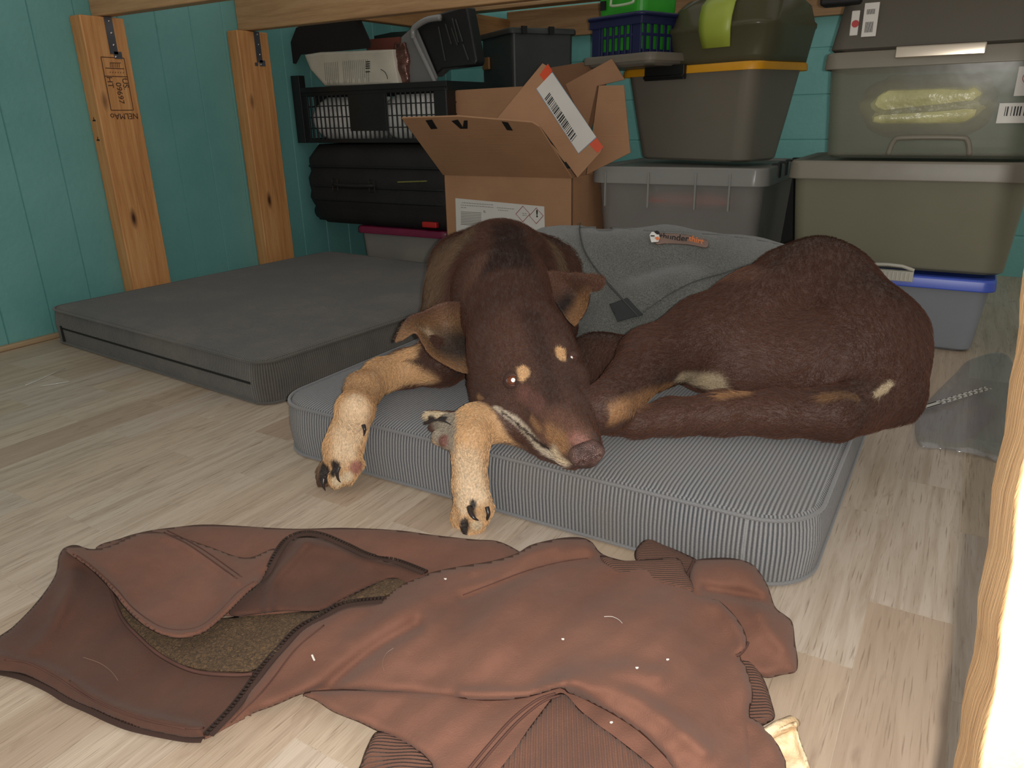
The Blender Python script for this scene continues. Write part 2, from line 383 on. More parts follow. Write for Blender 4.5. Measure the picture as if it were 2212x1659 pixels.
m_smoke = plastic('smoke_clear_plastic', (160, 152, 138), .74, .3)
m_clear = plastic('clear_plastic', (184, 178, 172), .48, .25)
m_clear2 = plastic('grey_green_clear_plastic', (164, 160, 136), .62, .3)
m_lidgrey = plastic('taupe_lid_plastic', (156, 148, 132), .92, .35)
m_lidclear = plastic('frosted_lid_plastic', (178, 176, 170), .8, .25)
m_yellow = plain('yellow_lid', (222, 158, 34), .35, .03); m_blue = plain('blue_lid', (62, 88, 190), .35, .03)
m_clear3 = plastic('thin_clear_plastic', (160, 158, 140), .42, .25)
m_grey = plastic('grey_tote_plastic', (112, 106, 94), .97, .45)
SB = 'storage bins stacked along the back'
# right stack, front face at y = 2.28
YF = 2.28; DR = .44
bb = tote('storage_bin', 'clear bin with a blue lid and grey clip, at the bottom of the right stack', -.13, YF + .012 + DR / 2, 0, .44, DR - .03, .195, 0, .018, .03, plastic('bluish_clear_plastic', (170, 174, 180), .7, .3), m_blue, drop=.018, top=.014, group=SB)
mb = MB(); mb.box(-.13, .0, -.018, .0, -.028, .0)
for k in range(12): mb.box(-.126 + k * .0105, -.120 + k * .0105, -.0215, -.018, -.026, -.002)
mb.tube([(-.135, -.016, .004), (-.1, -.02, .014), (-.065, -.021, .016), (-.03, -.02, .014), (.0, -.016, .004)], .005, 8)
c_ = mb.build('clip_handle', plain('pale_grey_clip', (176, 172, 158), .4), bb, bevel=.001); c_.location = (.035, -.215, .222); c_['label'] = 'pale grey ribbed clip'
b1 = tote('storage_bin', 'wide smoky clear bin with a taupe lid, middle of the right stack', -.155, YF + DR / 2 + .02, .218, .575, DR, .272, 0, .02, .035, m_clear2, m_lidgrey, drop=.03, top=.020, group=SB)
b2 = tote('storage_bin', 'wide smoky clear bin with white labels and a foil latch, in the right stack', -.11, YF + DR / 2 + .02, .516, .54, DR - .02, .250, 0, .015, .035, m_clear3, m_lidgrey, drop=.022, top=.020, group=SB)
MB().box(-.1, .1, -.006, .0, -.014, .014).build('latch', plain('foil_latch', (190, 178, 160), .15, .02, Metallic=.7), b2, bevel=.004).location = (-.01, -(DR - .02) / 2 - .014, .262)
mb = MB(); mb.tube(cat_rom([(-.095, 0, -.035), (-.085, -.004, .0), (-.06, -.006, .008), (.06, -.006, .008), (.085, -.004, 0), (.095, 0, -.035)], 5), .007, 8)
mb.build('grip', m_lidgrey, b2, smooth=True).location = (.0, -(DR - .05) / 2 + .002, .045)
yy = -(DR - .02) / 2
L1 = MB().box(.166, .262, -.002, 0, .165, .232).build('label', m_white, b2); L1.location = (0, yy + .004, -.015)
mh = plain('red_print', (176, 96, 92), .6, 0)
text_mesh('label_text', 'IRIS', mh, L1, (.205, -.0024, .201), (1, 0, 0), (0, 0, 1), .03, .0002, .3)
hp = [(.016 * math.sin(a) ** 3 * 1.7, -.0026, .0016 * (13 * math.cos(a) - 5 * math.cos(2 * a) - 2 * math.cos(3 * a) - math.cos(4 * a))) for a in np.linspace(0, 2 * math.pi, 40, endpoint=False)]
MB().tube(hp, .0009, 5, closed=True).build('heart_mark', mh, L1).location = (.205, 0, .200)
L2 = MB().box(.140, .262, -.002, 0, .095, .142).build('label', m_white, b2); L2.location = (0, yy + .006, -.008)
mb = MB()
for k, x_ in enumerate(np.cumsum(rng.choice([.004, .006, .009], 13))): mb.box(.15 + x_, .15 + x_ + rng.choice([.0015, .003]), -.0026, -.002, .112, .134)
mb.build('barcode', m_ink, L2)
# package inside the top right bin
def crumple(name, w, d, h, mat, parent=None, seed=1, n=24, amp=.02, fq=12):
    mb = MB(); r_ = np.random.default_rng(seed); ph = r_.uniform(0, 6, 12); loops = []
    for k in range(10):
        z = h * k / 9; sh = math.sin(math.pi * (k + .6) / 10.2) ** .22; L = []
        for p in rr(w * sh, d * sh, min(w, d) * .2, 8, z):
            a = math.atan2(p[1], p[0]); q = amp * (math.sin(fq * a + ph[0] + k) * .5 + math.sin(fq * .6 * a + ph[1] - k * 1.7) * .5)
            L.append((p[0] * (1 + q / w), p[1] * (1 + q / d), z + q * .3))
        loops.append(L)
    mb.loft(loops); return mb.build(name, mat, parent, smooth=True)
m_yg = plain('yellow_green_film', (186, 182, 132), .3, .15, .004, 30)
o = crumple('plastic_bag', .32, .36, .15, m_yg, None, 3); o.location = (-.135, 2.49, .572); tag(o, 'crumpled yellow green bag inside the labelled smoky bin', 'bag')
o = crumple('folded_cloth', .50, .36, .19, plain('dark_contents', (66, 68, 62), .8, .25), None, 6, amp=.008); o.location = (-.155, 2.52, .2305); tag(o, 'dark folded cloth inside the middle bin of the right stack', 'cloth')
# grey tote on top
b3 = tote('storage_tote', 'dark grey tote with stickers, on top of the right stack', -.135, YF + .25, .787, .44, .36, .19, 0, -.03, .035, m_grey, m_grey, lid=False, cat='storage bin', group=SB)
L = MB().box(-.175, -.14, -.004, 0, .035, .115).build('label', m_white, b3); L.location = (.0, -.207, .0)
for zz in ((.045, .07), (.088, .1)): 
    mb = MB()
    for k in range(8): mb.box(-.168 + k * .0025, -.1668 + k * .0025, -.0046, -.004, *zz)
    mb.build('barcode', m_ink, L)
L = MB().box(-.205, -.185, -.004, 0, .04, .10).build('label', m_white, b3, bevel=.002); L.location = (0, -.204, 0)
MB().tube([(0, 0, 0), (0, -.002, 0)], .009, 12).build('red_dot', m_red, L).location = (-.193, -.004, .068)
b4 = MB(); b4.box(-.05, .05, -.03, .03, 0, .028); b4.box(-.056, .04, -.035, .035, .04, .058); b4.box(-.03, .035, -.03, .03, .058, .11); b4.box(-.04, .03, -.025, .025, .026, .042)
o = b4.build('latch_strap', m_black2, b3, bevel=.008); o.location = (-.235, -.20, .115)

# middle stack
b5 = tote('storage_bin', 'frosted clear tote with a wide lipped lid, under the yellow lidded bin', -.84, 2.42 + .27, 0, .57, .52, .455, 0, .03, .05, m_clear, m_lidclear, drop=.034, top=.022, over=.016, group=SB)
for x_ in (-.235, -.08, .08, .19): MB().box(x_ - .003, x_ + .003, -.014, 0, -.085, .03).build('rib', m_lidclear, b5, bevel=.001).location = (0, -.268, .43)
MB().box(-.155, .0, -.006, .0, -.008, .03).build('grip', m_lidclear, b5, bevel=.001).location = (0, -.268, .43)
for yy in (-.12, -.02, .09, .2): MB().box(.278, .304, yy, yy + .03, .438, .482).build('vent_slot', m_black2, b5)
o = crumple('folded_cloth', .44, .40, .335, plain('dim_contents', (64, 60, 56), .8, .2), None, 8, amp=.006); o.location = (-.84, 2.69, .012); tag(o, 'dark cloth packed inside the frosted tote', 'cloth')
o = crumple('bag', .30, .12, .045, plain('orange_red_bag', (200, 70, 40), .5, .1), None, 9, amp=.01); o.location = (-.82, 2.50, .335); 
o.location = (-.80, 2.50, .348); tag(o, 'orange red pouch on the cloth inside the frosted tote', 'pouch')
# yellow lidded bin turned by 35 degrees: corner nearest at (-.66,2.47)
rz5 = math.radians(-20)
R5 = np.array([[math.cos(rz5), -math.sin(rz5)], [math.sin(rz5), math.cos(rz5)]])
cn = np.array([-.62, 2.49]); c5 = cn + R5 @ np.array([-.286, .165])
b6 = tote('storage_bin', 'smoky grey bin with a yellow lid and black clip, on the frosted tote', c5[0], c5[1], .484, .54, .30, .292, rz5, .040, .05, m_smoke, m_yellow, drop=.012, top=.014, over=.016, group=SB)
mb = MB(); mb.box(-.085, .085, -.012, .004, -.030, .016); mb.tube([(-.085, -.013, -.02), (.085, -.013, -.02)], .006, 8)
c_ = mb.build('clip_handle', m_black, b6, bevel=.002); c_.location = (-.06, -.170, .294); c_['label'] = 'black clip handle'
# domed smoke bin with lime latch on top
r6 = empty('domed_bin', (c5[0] + .10, c5[1] - .03, .7905), rz5, 'domed smoky bin with a lime green latch, on the yellow lid', 'storage bin', SB)
mb = MB(); mb.loft([rr(.36, .30, .05, 6, 0), rr(.37, .31, .06, 6, .02), rr(.40, .33, .07, 6, .095), rr(.40, .345, .07, 6, .10), rr(.40, .345, .07, 6, .112), rr(.40, .33, .08, 6, .118), rr(.385, .31, .09, 6, .165), rr(.33, .26, .09, 6, .195), rr(.24, .18, .08, 6, .205)], True, True)
mb.build('shell', plastic('brown_smoke_plastic', (112, 108, 82), .85, .22), r6, smooth=True)
L_ = [];
for z, yy in ((.045, -.166), (.095, -.180), (.13, -.180), (.17, -.168), (.195, -.14), (.207, -.10)):
    hw = .052 + .010 * math.sin((z - .04) * 14); L_.append([(-hw, yy, z), (-hw * .5, yy - .004, z), (hw * .5, yy - .004, z), (hw, yy, z), (hw, yy + .006, z), (-hw, yy + .006, z)])
mb = MB(); mb.loft(L_); q = mb.build('latch', plain('lime_plastic', (168, 184, 72), .4, .03), r6, smooth=True); q.location = (.025, 0, 0); q['label'] = 'lime green latch'
# baskets
gl_ = tote('lid', 'smoky grey flat lid under the navy basket', -1.05, 2.63, .7905, .30, .24, .026, rz5, .002, .03, m_smoke, m_smoke, drop=.012, top=.014, cat='lid')
rb_ = empty('basket', (-1.06, 2.615, .831), rz5, 'navy blue basket with cut-out holes beside the domed bin', 'basket')
def basket(root, w, d, h, mat, tp=.015, th=.004, cols=7):
    mb = MB()
    for z0_, z1_ in ((0, .012), (h * .44, h * .52), (h - .03, h)):
        for sy in (-1, 1): o_ = tp * (1 - z1_ / h); mb.box(-w / 2 + o_, w / 2 - o_, sy * (d / 2 - o_) - th / 2, sy * (d / 2 - o_) + th / 2, z0_, z1_)
        for sx in (-1, 1): o_ = tp * (1 - z1_ / h); mb.box(sx * (w / 2 - o_) - th / 2, sx * (w / 2 - o_) + th / 2, -d / 2 + o_, d / 2 - o_, z0_, z1_)
    mb.box(-w / 2 + tp, w / 2 - tp, -d / 2 + tp, d / 2 - tp, 0, .003)
    for k in range(cols + 1):
        x = -w / 2 + .025 + (w - .05) * k / cols; ww = .005 if 0 < k < cols else .018
        for sy in (-1, 1): mb.box(x - ww, x + ww, sy * (d / 2 - tp * .5) - th / 2 - .001, sy * (d / 2 - tp * .5) + th / 2 + .001, 0, h)
    for k in range(6):
        y_ = -d / 2 + .025 + (d - .05) * k / 5
        for sx in (-1, 1): mb.box(sx * (w / 2 - tp * .5) - th / 2, sx * (w / 2 - tp * .5) + th / 2, y_ - .008, y_ + .008, 0, h)
    mb.tube(rr(w + .012, d + .012, .02, 5, h), .007, 8, closed=True)
    return mb.build('body', mat, root, bevel=.002)
basket(rb_, .235, .22, .115, plain('navy_plastic', (28, 34, 74), .4))
rg_ = empty('basket', (-1.06, 2.615, .836), rz5, 'bright green basket with a pale handle, nested in the navy basket', 'basket')
m_green = plain('green_plastic', (52, 160, 44), .4)
mb = MB(); mb.loft([rr(.19, .18, .03, 5, 0), rr(.205, .19, .03, 5, .19), rr(.20, .185, .03, 5, .19), rr(.185, .175, .03, 5, .005)], True, True); mb.build('body', m_green, rg_, smooth=False)
MB().tube(cat_rom([(-.045, 0, .04), (-.05, -.004, .0), (-.04, -.006, -.012), (.04, -.006, -.012), (.05, -.004, .0), (.045, 0, .04)], 5), .0045, 8).build('handle', plain('pale_green', (178, 200, 160), .4), rg_, smooth=True).location = (.03, -.106, .155)
MB().box(-.012, .012, -.004, 0, -.014, .014).build('hole', m_black2, rg_).location = (-.065, -.0985, .15)
# grey lid seen behind, dark objects in the gap
o = MB(); o.loft([rr(.34, .34, .03, 5, 0), rr(.36, .36, .03, 5, .10), rr(.35, .35, .03, 5, .42), rr(.30, .30, .03, 5, .45)])
o.tube([(-.10, -.176, .36), (-.10, -.21, .38), (0, -.21, .38), (0, -.176, .36)], .008, 8)
k_ = o.build('equipment_case', m_black2, smooth=False, bevel=.006); k_.location = (-.62, 3.24, 0); tag(k_, 'black case in the gap between the two stacks', 'case')

# ------------------------------------------------------------------ left stack: pink lidded bin, suitcase, crate
YL = 2.365
b8 = tote('storage_bin', 'clear bin with a maroon lid under the suitcase', -1.955, YL + .19, 0, .45, .36, .212, 0, .012, .03, m_clear, plain('maroon_lid', (110, 24, 60), .4, .05), drop=.016, top=.012, group=SB)
o = crumple('paper_stack', .25, .26, .135, plain('cream_paper', (196, 186, 158), .7, .04), None, 12, amp=.002); o.location = (-1.90, YL + .18, .012); tag(o, 'cream papers inside the bin with the maroon lid', 'papers')
# suitcase lying on its side
sx0, sx1, sz0, sz1 = -2.44, -1.70, .2265, .548
su = empty('suitcase', ((sx0 + sx1) / 2, YL + .22, sz0), 0, 'black soft suitcase lying between the maroon lidded bin and the crate', 'suitcase')
m_su = plain('black_nylon', (26, 24, 24), .75, .15, .0008, 160)
sw, sh = sx1 - sx0, sz1 - sz0
mb = MB(); loops = []
for k in range(13):
    z = sh * k / 12; q = .018 * math.sin(math.pi * k / 12) - .02 * (abs(k - 6) / 6) ** 6 + .004 * math.sin(k * 2.1)
    loops.append([(p[0] + .004 * math.sin(p[1] * 30 + k), p[1], z) for p in rr(sw + 2 * q, .42 + 2 * q, .06, 6)])
mb.loft(loops); mb.build('body', m_su, su, smooth=True)
mb = MB()
for z in (.10, .155, .235): mb.tube(rr(sw + .032, .42 + .032, .07, 6, z), .005, 6, closed=True)
mb.build('piping', m_black2, su, smooth=True)
MB().tube([(.13, -.23, .182), (.25, -.233, .188), (.335, -.215, .192)], .0028, 6).build('trim_line', plain('olive_trim', (120, 118, 60), .5), su)['label'] = 'thin olive trim line'
for z in (.04, .25):
    mb = MB(); mb.tube([(-sw / 2 - .006, -.17, z), (-sw / 2 - .006, -.13, z)], .030, 16); mb.box(-sw / 2 - .002, -sw / 2 + .05, -.18, -.12, z - .035, z + .035)
    mb.build('wheel', m_black, su, bevel=.006)
hd = MB().tube(cat_rom([(-.20, -.225, .165), (-.185, -.245, .165), (-.13, -.25, .163), (-.06, -.25, .163), (-.005, -.245, .165), (.01, -.225, .165)], 5), .010, 8, flat=.7).build('handle', m_su, su, smooth=True)
for x_ in (-.195, .005): MB().tube([(x_ - .014, -.242, .14), (x_ + .014, -.242, .14), (x_ + .014, -.242, .188), (x_ - .014, -.242, .188)], .003, 6, closed=True).build('buckle', plain('dark_metal', (70, 66, 60), .25, .05, Metallic=.8), hd)
t_ = MB().box(.24, .31, -.235, -.215, .012, .034).build('tag', m_red, su, bevel=.004); t_['label'] = 'red luggage tag'
# crate
cx0, cx1, cz0, ch = -2.455, -1.70, .5555, .215
cr_ = empty('crate', ((cx0 + cx1) / 2, YL + .21, cz0), 0, 'black slotted plastic crate on the suitcase, full of packets', 'crate')
cw = cx1 - cx0; cdp = .40; mb = MB()
def crate_side(mb, L, f, gaps=True):
    nn = int(L / .0235)
    for z0_, z1_ in ((0, .016), (.055, .059), (.098, .102), (.140, .144), (.182, .215)): f(mb, -L / 2, L / 2, z0_, z1_, .004 if z1_ < .19 and z0_ > .01 else .010)
    for k in range(nn + 1):
        x = -L / 2 + L * k / nn; f(mb, x - .003, x + .003, 0, .19, .005)
    for a, b in ((-L / 2, -L / 2 + .055), (L / 2 - .055, L / 2), (-.10, .09)): f(mb, a, b, .0 if abs(a) > .2 else .045, .19, .007)
fy = lambda s: (lambda mb, a, b, z0_, z1_, t: mb.box(a, b, s * cdp / 2 - t / 2, s * cdp / 2 + t / 2, z0_, z1_))
fx = lambda s: (lambda mb, a, b, z0_, z1_, t: mb.box(s * cw / 2 - t / 2, s * cw / 2 + t / 2, a, b, z0_, z1_))
for s_ in (-1, 1): crate_side(mb, cw, fy(s_)); crate_side(mb, cdp, fx(s_))
mb.box(-cw / 2, cw / 2, -cdp / 2, cdp / 2, 0, .005)
mb.box(-cw / 2 - .012, cw / 2 + .012, -cdp / 2 - .012, -cdp / 2 + .006, .195, .215); mb.box(-cw / 2 - .012, -cw / 2 + .01, -cdp / 2, cdp / 2, .195, .215)
mb.box(-cw / 2 - .015, -cw / 2 + .03, -cdp / 2 - .014, -cdp / 2 + .02, .0, .262)
mb.build('body', m_black, cr_, bevel=.0012)
m_pk = plain('pale_packet', (214, 212, 206), .35, .12, .003, 25)
for i, (x_, w_, h_, lab) in enumerate(((-.19, .33, .17, 'pale packet inside the left end of the crate'), (.185, .34, .17, 'pale packet inside the right end of the crate'))):
    o = crumple('packet', w_, .30, h_, m_pk, None, 20 + i, amp=.004); o.location = ((cx0 + cx1) / 2 + x_, YL + .175, cz0 + .006); tag(o, lab, 'packet', 'packets inside the slotted crate')
ZT = cz0 + .18
def px_panel(name, label, cat, pts, th, mat, bevel=0., group=None):
    P = [np.array(p) for p in pts]; c = np.mean(P, 0); c[2] = min(p[2] for p in P)
    mb = MB(); slab(mb, [p - c for p in P], th); o = mb.build(name, mat, bevel=bevel); o.location = c; tag(o, label, cat, group); return o
# white pouch leaning in the crate
yp = YL + .01
poly = [(655, 118), (690, 112), (848, 106), (862, 184), (700, 186), (668, 150)]
P3 = [Pv(x, y, yp + .0) for x, y in poly]
wp = empty('packet', tuple(P3[4]), 0, 'white printed packet with a barcode lying at the front of the crate', 'packet'); c0 = P3[4]
mb = MB(); front = [p - c0 for p in P3]; cen = np.mean(front, 0)
Ls = [[p + np.array([0, .045, 0]) for p in front], [cen + (p - cen) * 1.0 + np.array([0, .02, 0]) for p in front], [cen + (p - cen) * .985 + np.array([0, .002, 0]) for p in front], [cen + (p - cen) * .85 - np.array([0, .006, 0]) for p in front]]
mb.loft(Ls); mb.build('pouch', plain('packet_white', (196, 190, 174), .35, .06, .002, 18), wp, bevel=.004)
T0 = Pv(704, 136, yp) - c0; T1 = Pv(797, 128, yp) - c0; T2 = Pv(800, 178, yp) - c0
mb = MB()
for k in range(24):
    if k in (8, 9): continue
    f_ = k / 23; a = T0 * (1 - f_) + (T1) * f_; dn = (T2 - T1) * (.98 if k % 3 else .8); w_ = np.array([.0014, 0, 0]); o_ = np.array([0, -.0095, 0])
    mb.add([a + o_, a + w_ + o_, a + w_ + dn + o_, a + dn + o_], [(0, 1, 2, 3)])
mb.build('print_lines', plain('grey_print', (60, 62, 56), .6, 0), wp)
mb = MB()
for k in range(5):
    a = Pv(793, 133 + k * 4.6 + (3 if k > 3 else 0), yp) - c0 + np.array([0, -.0095, 0]); mb.box(a[0], a[0] + .022, a[1], a[1] + .0005, a[2] - .0035, a[2])
mb.build('barcode', m_ink, wp)
MB().tube(cat_rom([Pv(x, y, yp) - c0 + np.array([0, -.010, 0]) for x, y in ((826, 150), (834, 155), (839, 163), (841, 171))], 4), .0013, 5).build('curved_mark', m_ink, wp)
fo = crumple('foil_packet', .07, .05, .15, plain('brown_foil', (120, 84, 76), .18, .25, .004, 45, Metallic=.55), None, 31, amp=.012, fq=9); q = Pv(868, 186, YL + .03); fo.location = (q[0], YL + .05, q[2]); tag(fo, 'crumpled brown foil packet between the white packet and grey tray', 'packet')
br_ = px_panel('book', 'reddish brown book at the back of the crate', 'book', [Pv(798, 112, YL + .16), Pv(795, 86, YL + .16), Pv(868, 80, YL + .16), Pv(868, 150, YL + .16), Pv(798, 150, YL + .16)], .03, plain('brown_cover', (116, 66, 54), .5))
gs_ = px_panel('folder', 'green-black folder standing behind the brown book', 'folder', [Pv(812, 84, YL + .2), Pv(812, 78, YL + .2), Pv(850, 70, YL + .2), Pv(885, 68, YL + .2), Pv(885, 140, YL + .2), Pv(812, 140, YL + .2)], .02, plain('dark_green_cover', (30, 44, 40), .5))
# black angular hood
hp = [(617, 120), (640, 60), (665, 47), (778, 38), (802, 92), (800, 104), (650, 118), (640, 138), (633, 137)]
F_ = [Pv(x, y, YL + .03) for x, y in hp]; c0 = F_[7].copy()
mb = MB(); slab(mb, [p - c0 for p in F_], .004)
B_ = [Pv(x, y, YL + .20) for x, y in ((640, 120), (655, 66), (680, 55), (770, 48), (792, 94))]
mb.loft([[p - c0 for p in F_[:5]], [p - c0 for p in B_]], True, True)
hd_ = mb.build('bag', plain('black_felt', (22, 17, 16), .85, .1, .0006, 200), bevel=.004); hd_.location = c0; tag(hd_, 'black angular felt bag on the left end of the crate, above the white packet', 'bag')
# grey tray on edge
tr = [(905, 66), (925, 48), (950, 42), (893, 160), (940, 178), (870, 185)]
yt = YL + .05
tp_ = [(873, 72), (889, 62), (905, 60), (946, 170), (940, 182), (868, 186), (862, 130)]
tp_ = [(868, 80), (891, 60), (902, 64), (946, 168), (942, 180), (934, 183), (866, 187)]
o = px_panel('tray', 'light grey plastic tray standing on edge in the crate', 'tray', [Pv(x, y, yt) for x, y in tp_], .012, plain('light_grey_plastic', (116, 116, 114), .3, .03), bevel=.004)
o2 = MB(); o2.tube(cat_rom([Pv(x, y, yt - .012) - np.array(o.location) for x, y in ((893, 84), (893, 64), (905, 52), (925, 42), (952, 38))], 5) , .011, 8); o2.tube(cat_rom([Pv(x, y, yt - .010) - np.array(o.location) for x, y in ((893, 78), (905, 105), (925, 146), (940, 178))], 4), .009, 8); o2.build('rim', plain('lighter_grey_plastic', (138, 138, 136), .22, .03), o, smooth=True)
# black ribbed case
cs = [(905, 62), (946, 34), (1000, 18), (1018, 14), (1040, 130), (1037, 142), (965, 150), (946, 168)]
o = px_panel('tool_case', 'black ribbed case leaning upright beside the grey tray', 'case', [Pv(x, y, YL + .09) for x, y in cs], .06, m_black, bevel=.008)
mb = MB()
for a, b in (((947, 58), (962, 132)), ((962, 52), (975, 96)), ((977, 40), (990, 92)), ((984, 42), (999, 90)), ((1000, 96), (1012, 130)), ((975, 60), (988, 98))): mb.tube([Pv(*a, YL + .058) - np.array(o.location), Pv(*b, YL + .058) - np.array(o.location)], .0028, 6)
mb.build('rib', m_dgrey, o)
# dark slotted tote + latch, and dark clear tote behind the carton
_rz = math.radians(-34); _R = np.array([[math.cos(_rz), -math.sin(_rz)], [math.sin(_rz), math.cos(_rz)]]); _c = W(1105, 54, 3.12)[:2] + _R @ np.array([-.165, .15])
rt_ = tote('storage_bin', 'dark grey tote with black clips and a tan latch behind the carton', _c[0], _c[1], .0, .33, .30, .985, _rz, .006, .02, m_dgrey, m_dgrey, drop=.014, top=.01, group=SB)
lt = MB().box(-.035, .035, -.012, 0, -.026, .026).build('latch', plain('tan_latch', (148, 104, 58), .5, .05), rt_, bevel=.004); lt.location = (-.10, -.150, .87); lt['label'] = 'tan brown latch'
for x_ in (.04, .17): MB().box(.0, .01, x_ - .03 - .12, x_ - .006 - .12, -.02, .01).build('clip', m_black2, rt_).location = (.175, 0, .99)

# ------------------------------------------------------------------ carton
def kraft(name, c1, c2):
    t = NT(name); v = t.tc('Object'); n1 = t.noise(v, 5, 5, .6); n2 = t.noise(t.tc('Object', (2, 2, 90)), 3, 2)
    col = t.ramp(n1, [(.3, srgb(c1)), (.7, srgb(c2))]); t.bump(n2, .0006, .5); return t.set(col, .75)
m_kr = kraft('kraft_card', (164, 122, 88), (178, 134, 98)); m_kr2 = kraft('kraft_inner', (160, 118, 86), (174, 132, 98)); m_kedge = plain('card_edge', (170, 134, 98), .8)
ca = empty('carton', (-1.41, 2.30 + .19, 0), 0, 'open cardboard carton with hazard label and flaps up behind the dog', 'cardboard box')
o0 = np.array([-1.41, 2.49, 0]); w2, d2, hC = .265, .19, .447
mb = MB(); th = .005
mb.box(-w2, w2, -d2, -d2 + th, 0, hC); mb.box(-w2, w2, d2 - th, d2, 0, hC); mb.box(-w2, -w2 + th, -d2, d2, 0, hC); mb.box(w2 - th, w2, -d2, d2, 0, hC); mb.box(-w2, w2, -d2, d2, 0, th)
mb.build('body', m_kr, ca, bevel=.0015)
def flap(name, pts, mat=m_kr, th=.006, lab=None):
    mb = MB(); slab(mb, [np.array(p) - o0 for p in pts], th); o = mb.build(name, mat, ca, bevel=.001)
    if lab: o['label'] = lab
    return o
hl = np.array([-w2, -d2 - .002, hC]) + o0; hr = np.array([w2, -d2 - .002, hC]) + o0
fl = Pu(868, 254, -1.675); print('flap outer', fl)
fr_y, fr_z = fl[1], fl[2]
def on_flap(x, y):        # point of the front flap plane seen at a pixel
    n = np.cross(hr - hl, fl - hl); d = ray(x, y); return CP + d * (((hl - CP) @ n) / (d @ n))
pF = [hl, on_flap(868, 254), on_flap(990, 250), on_flap(1150, 263), on_flap(1165, 272), hr]
ff = flap('front_flap', pF)
nf = np.cross(hr - hl, fl - hl); nf /= np.linalg.norm(nf); nf = nf if nf @ (CP - hl) > 0 else -nf
for lets in ((((920, 258), (934, 256), (946, 276), (932, 277)),), (((976, 259), (990, 256), (1003, 276), (995, 276)), ((1003, 258), (1011, 258), (1011, 276), (1000, 276))), (((1084, 260), (1098, 262), (1109, 280), (1096, 279)),)):
    mb = MB()
    for q in lets: mb.add([on_flap(*p) + nf * .0042 - o0 for p in q], [(0, 1, 2, 3)])
    mb.build('printed_letter', m_ink, ff)
# side flap with shipping label, rises from the near right corner leaning left/back
def pw(x, y, w): return W(x, y, w)
wS = 2.42
sfp = [(1072, 258), (1172, 137), (1181, 142), (1303, 318), (1297, 330), (1248, 384), (1165, 270), (1150, 263)]
def on_side(x, y, off=0.):
    # plane through the near right carton corner; tilts back towards the top left
    n = np.array([.25, -1., .12]); n /= np.linalg.norm(n); d = ray(x, y); c = hr + np.array([0, .006, 0]); return CP + d * (((c - CP) @ n) / (d @ n)) + n * off
sf = flap('side_flap', [on_side(x, y) for x, y in sfp])
def decal(name, px, off, mat, par, th=.0006, f=on_side):
    mb = MB(); slab(mb, [f(x, y, off) - o0 for x, y in px], th); return mb.build(name, mat, par)
lb = decal('shipping_label', [(1160, 192), (1193, 157), (1288, 296), (1250, 331)], .0038, m_white, sf)
decal('label_border', [(1159, 193), (1194, 156), (1289, 297), (1250, 332)], .0034, m_bluep, lb)
decal('orange_tape', [(1166, 162), (1184, 138), (1194, 154), (1176, 176)], .0034, m_orange, sf)
decal('orange_tape', [(1273, 312), (1289, 298), (1304, 318), (1291, 331)], .0034, m_orange, sf)
mb = MB(); a0 = np.array([1188., 200.]); dirb = np.array([58., 92.]); wb = np.array([-11., 14.]); t_ = 0.
while t_ < 1:
    w_ = random.choice([.012, .02, .03]); q = [a0 + dirb * t_, a0 + dirb * (t_ + w_), a0 + dirb * (t_ + w_) + wb, a0 + dirb * t_ + wb]
    mb.add([on_side(p[0], p[1], .0044) - o0 for p in q], [(0, 1, 2, 3)]); t_ += w_ + random.choice([.012, .018, .026])
mb.build('barcode', m_ink, lb)
MB().tube(cat_rom([on_side(*p, .004) - o0 for p in ((1160, 272), (1178, 300), (1200, 322), (1222, 350))], 4), [.006] * 12 + [.004], 6, flat=.5).build('torn_paper', m_kedge, sf)
flap('left_flap', [Pv(967, 255, 2.44), Pv(985, 195, 2.44), Pv(1140, 186, 2.44), Pv(1150, 262, 2.44), (-1.40, 2.44, hC), (-1.66, 2.44, hC)], m_kr)
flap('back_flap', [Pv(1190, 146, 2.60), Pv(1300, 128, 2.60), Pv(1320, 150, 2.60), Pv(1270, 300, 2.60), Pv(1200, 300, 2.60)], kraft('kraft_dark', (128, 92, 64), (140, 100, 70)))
flap('torn_flap', [Pv(1222, 182, 2.50), Pv(1322, 127, 2.50), Pv(1350, 172, 2.50), Pv(1290, 186, 2.50), Pv(1268, 285, 2.50)], m_kr2)
flap('right_flap', [Pv(1272, 345, 2.42), Pv(1284, 260, 2.42), Pv(1294, 185, 2.42), Pv(1348, 184, 2.42), Pv(1362, 330, 2.42), (-1.15, 2.42, hC)], m_kr)
# hazard label on the front face
yl_ = 2.2985
def onf(x, y, off=0.): p = Pv(x, y, yl_); p[1] -= off; return p
HL = [onf(984, 428), onf(1176, 446), onf(1178, 520), onf(986, 520)]
hz = decal('hazard_label', [(984, 428), (1176, 446), (1178, 530), (987, 530)], .0008, m_white, ca, f=onf)
mr = plain('hazard_red', (150, 30, 40), .6, 0)
def rot_sq(cx, cy, rx, ry): return [(cx, cy - ry), (cx + rx, cy), (cx, cy + ry), (cx - rx, cy)]
for cx_, cy_ in ((1130, 462), (1159, 466)):
    MB().tube([onf(x, y, .0018) - o0 for x, y in rot_sq(cx_, cy_, 15, 17)], .0013, 4, closed=True).build('hazard_diamond', mr, hz)
p = onf(1160.5, 462, .0016) - o0; text_mesh('hazard_mark', '!', m_ink, hz, p, (1, 0, 0), (0, 0, 1), .034, .0002, bold=.0012)
m_pp = plain('pale_print', (140, 136, 128), .6, 0)
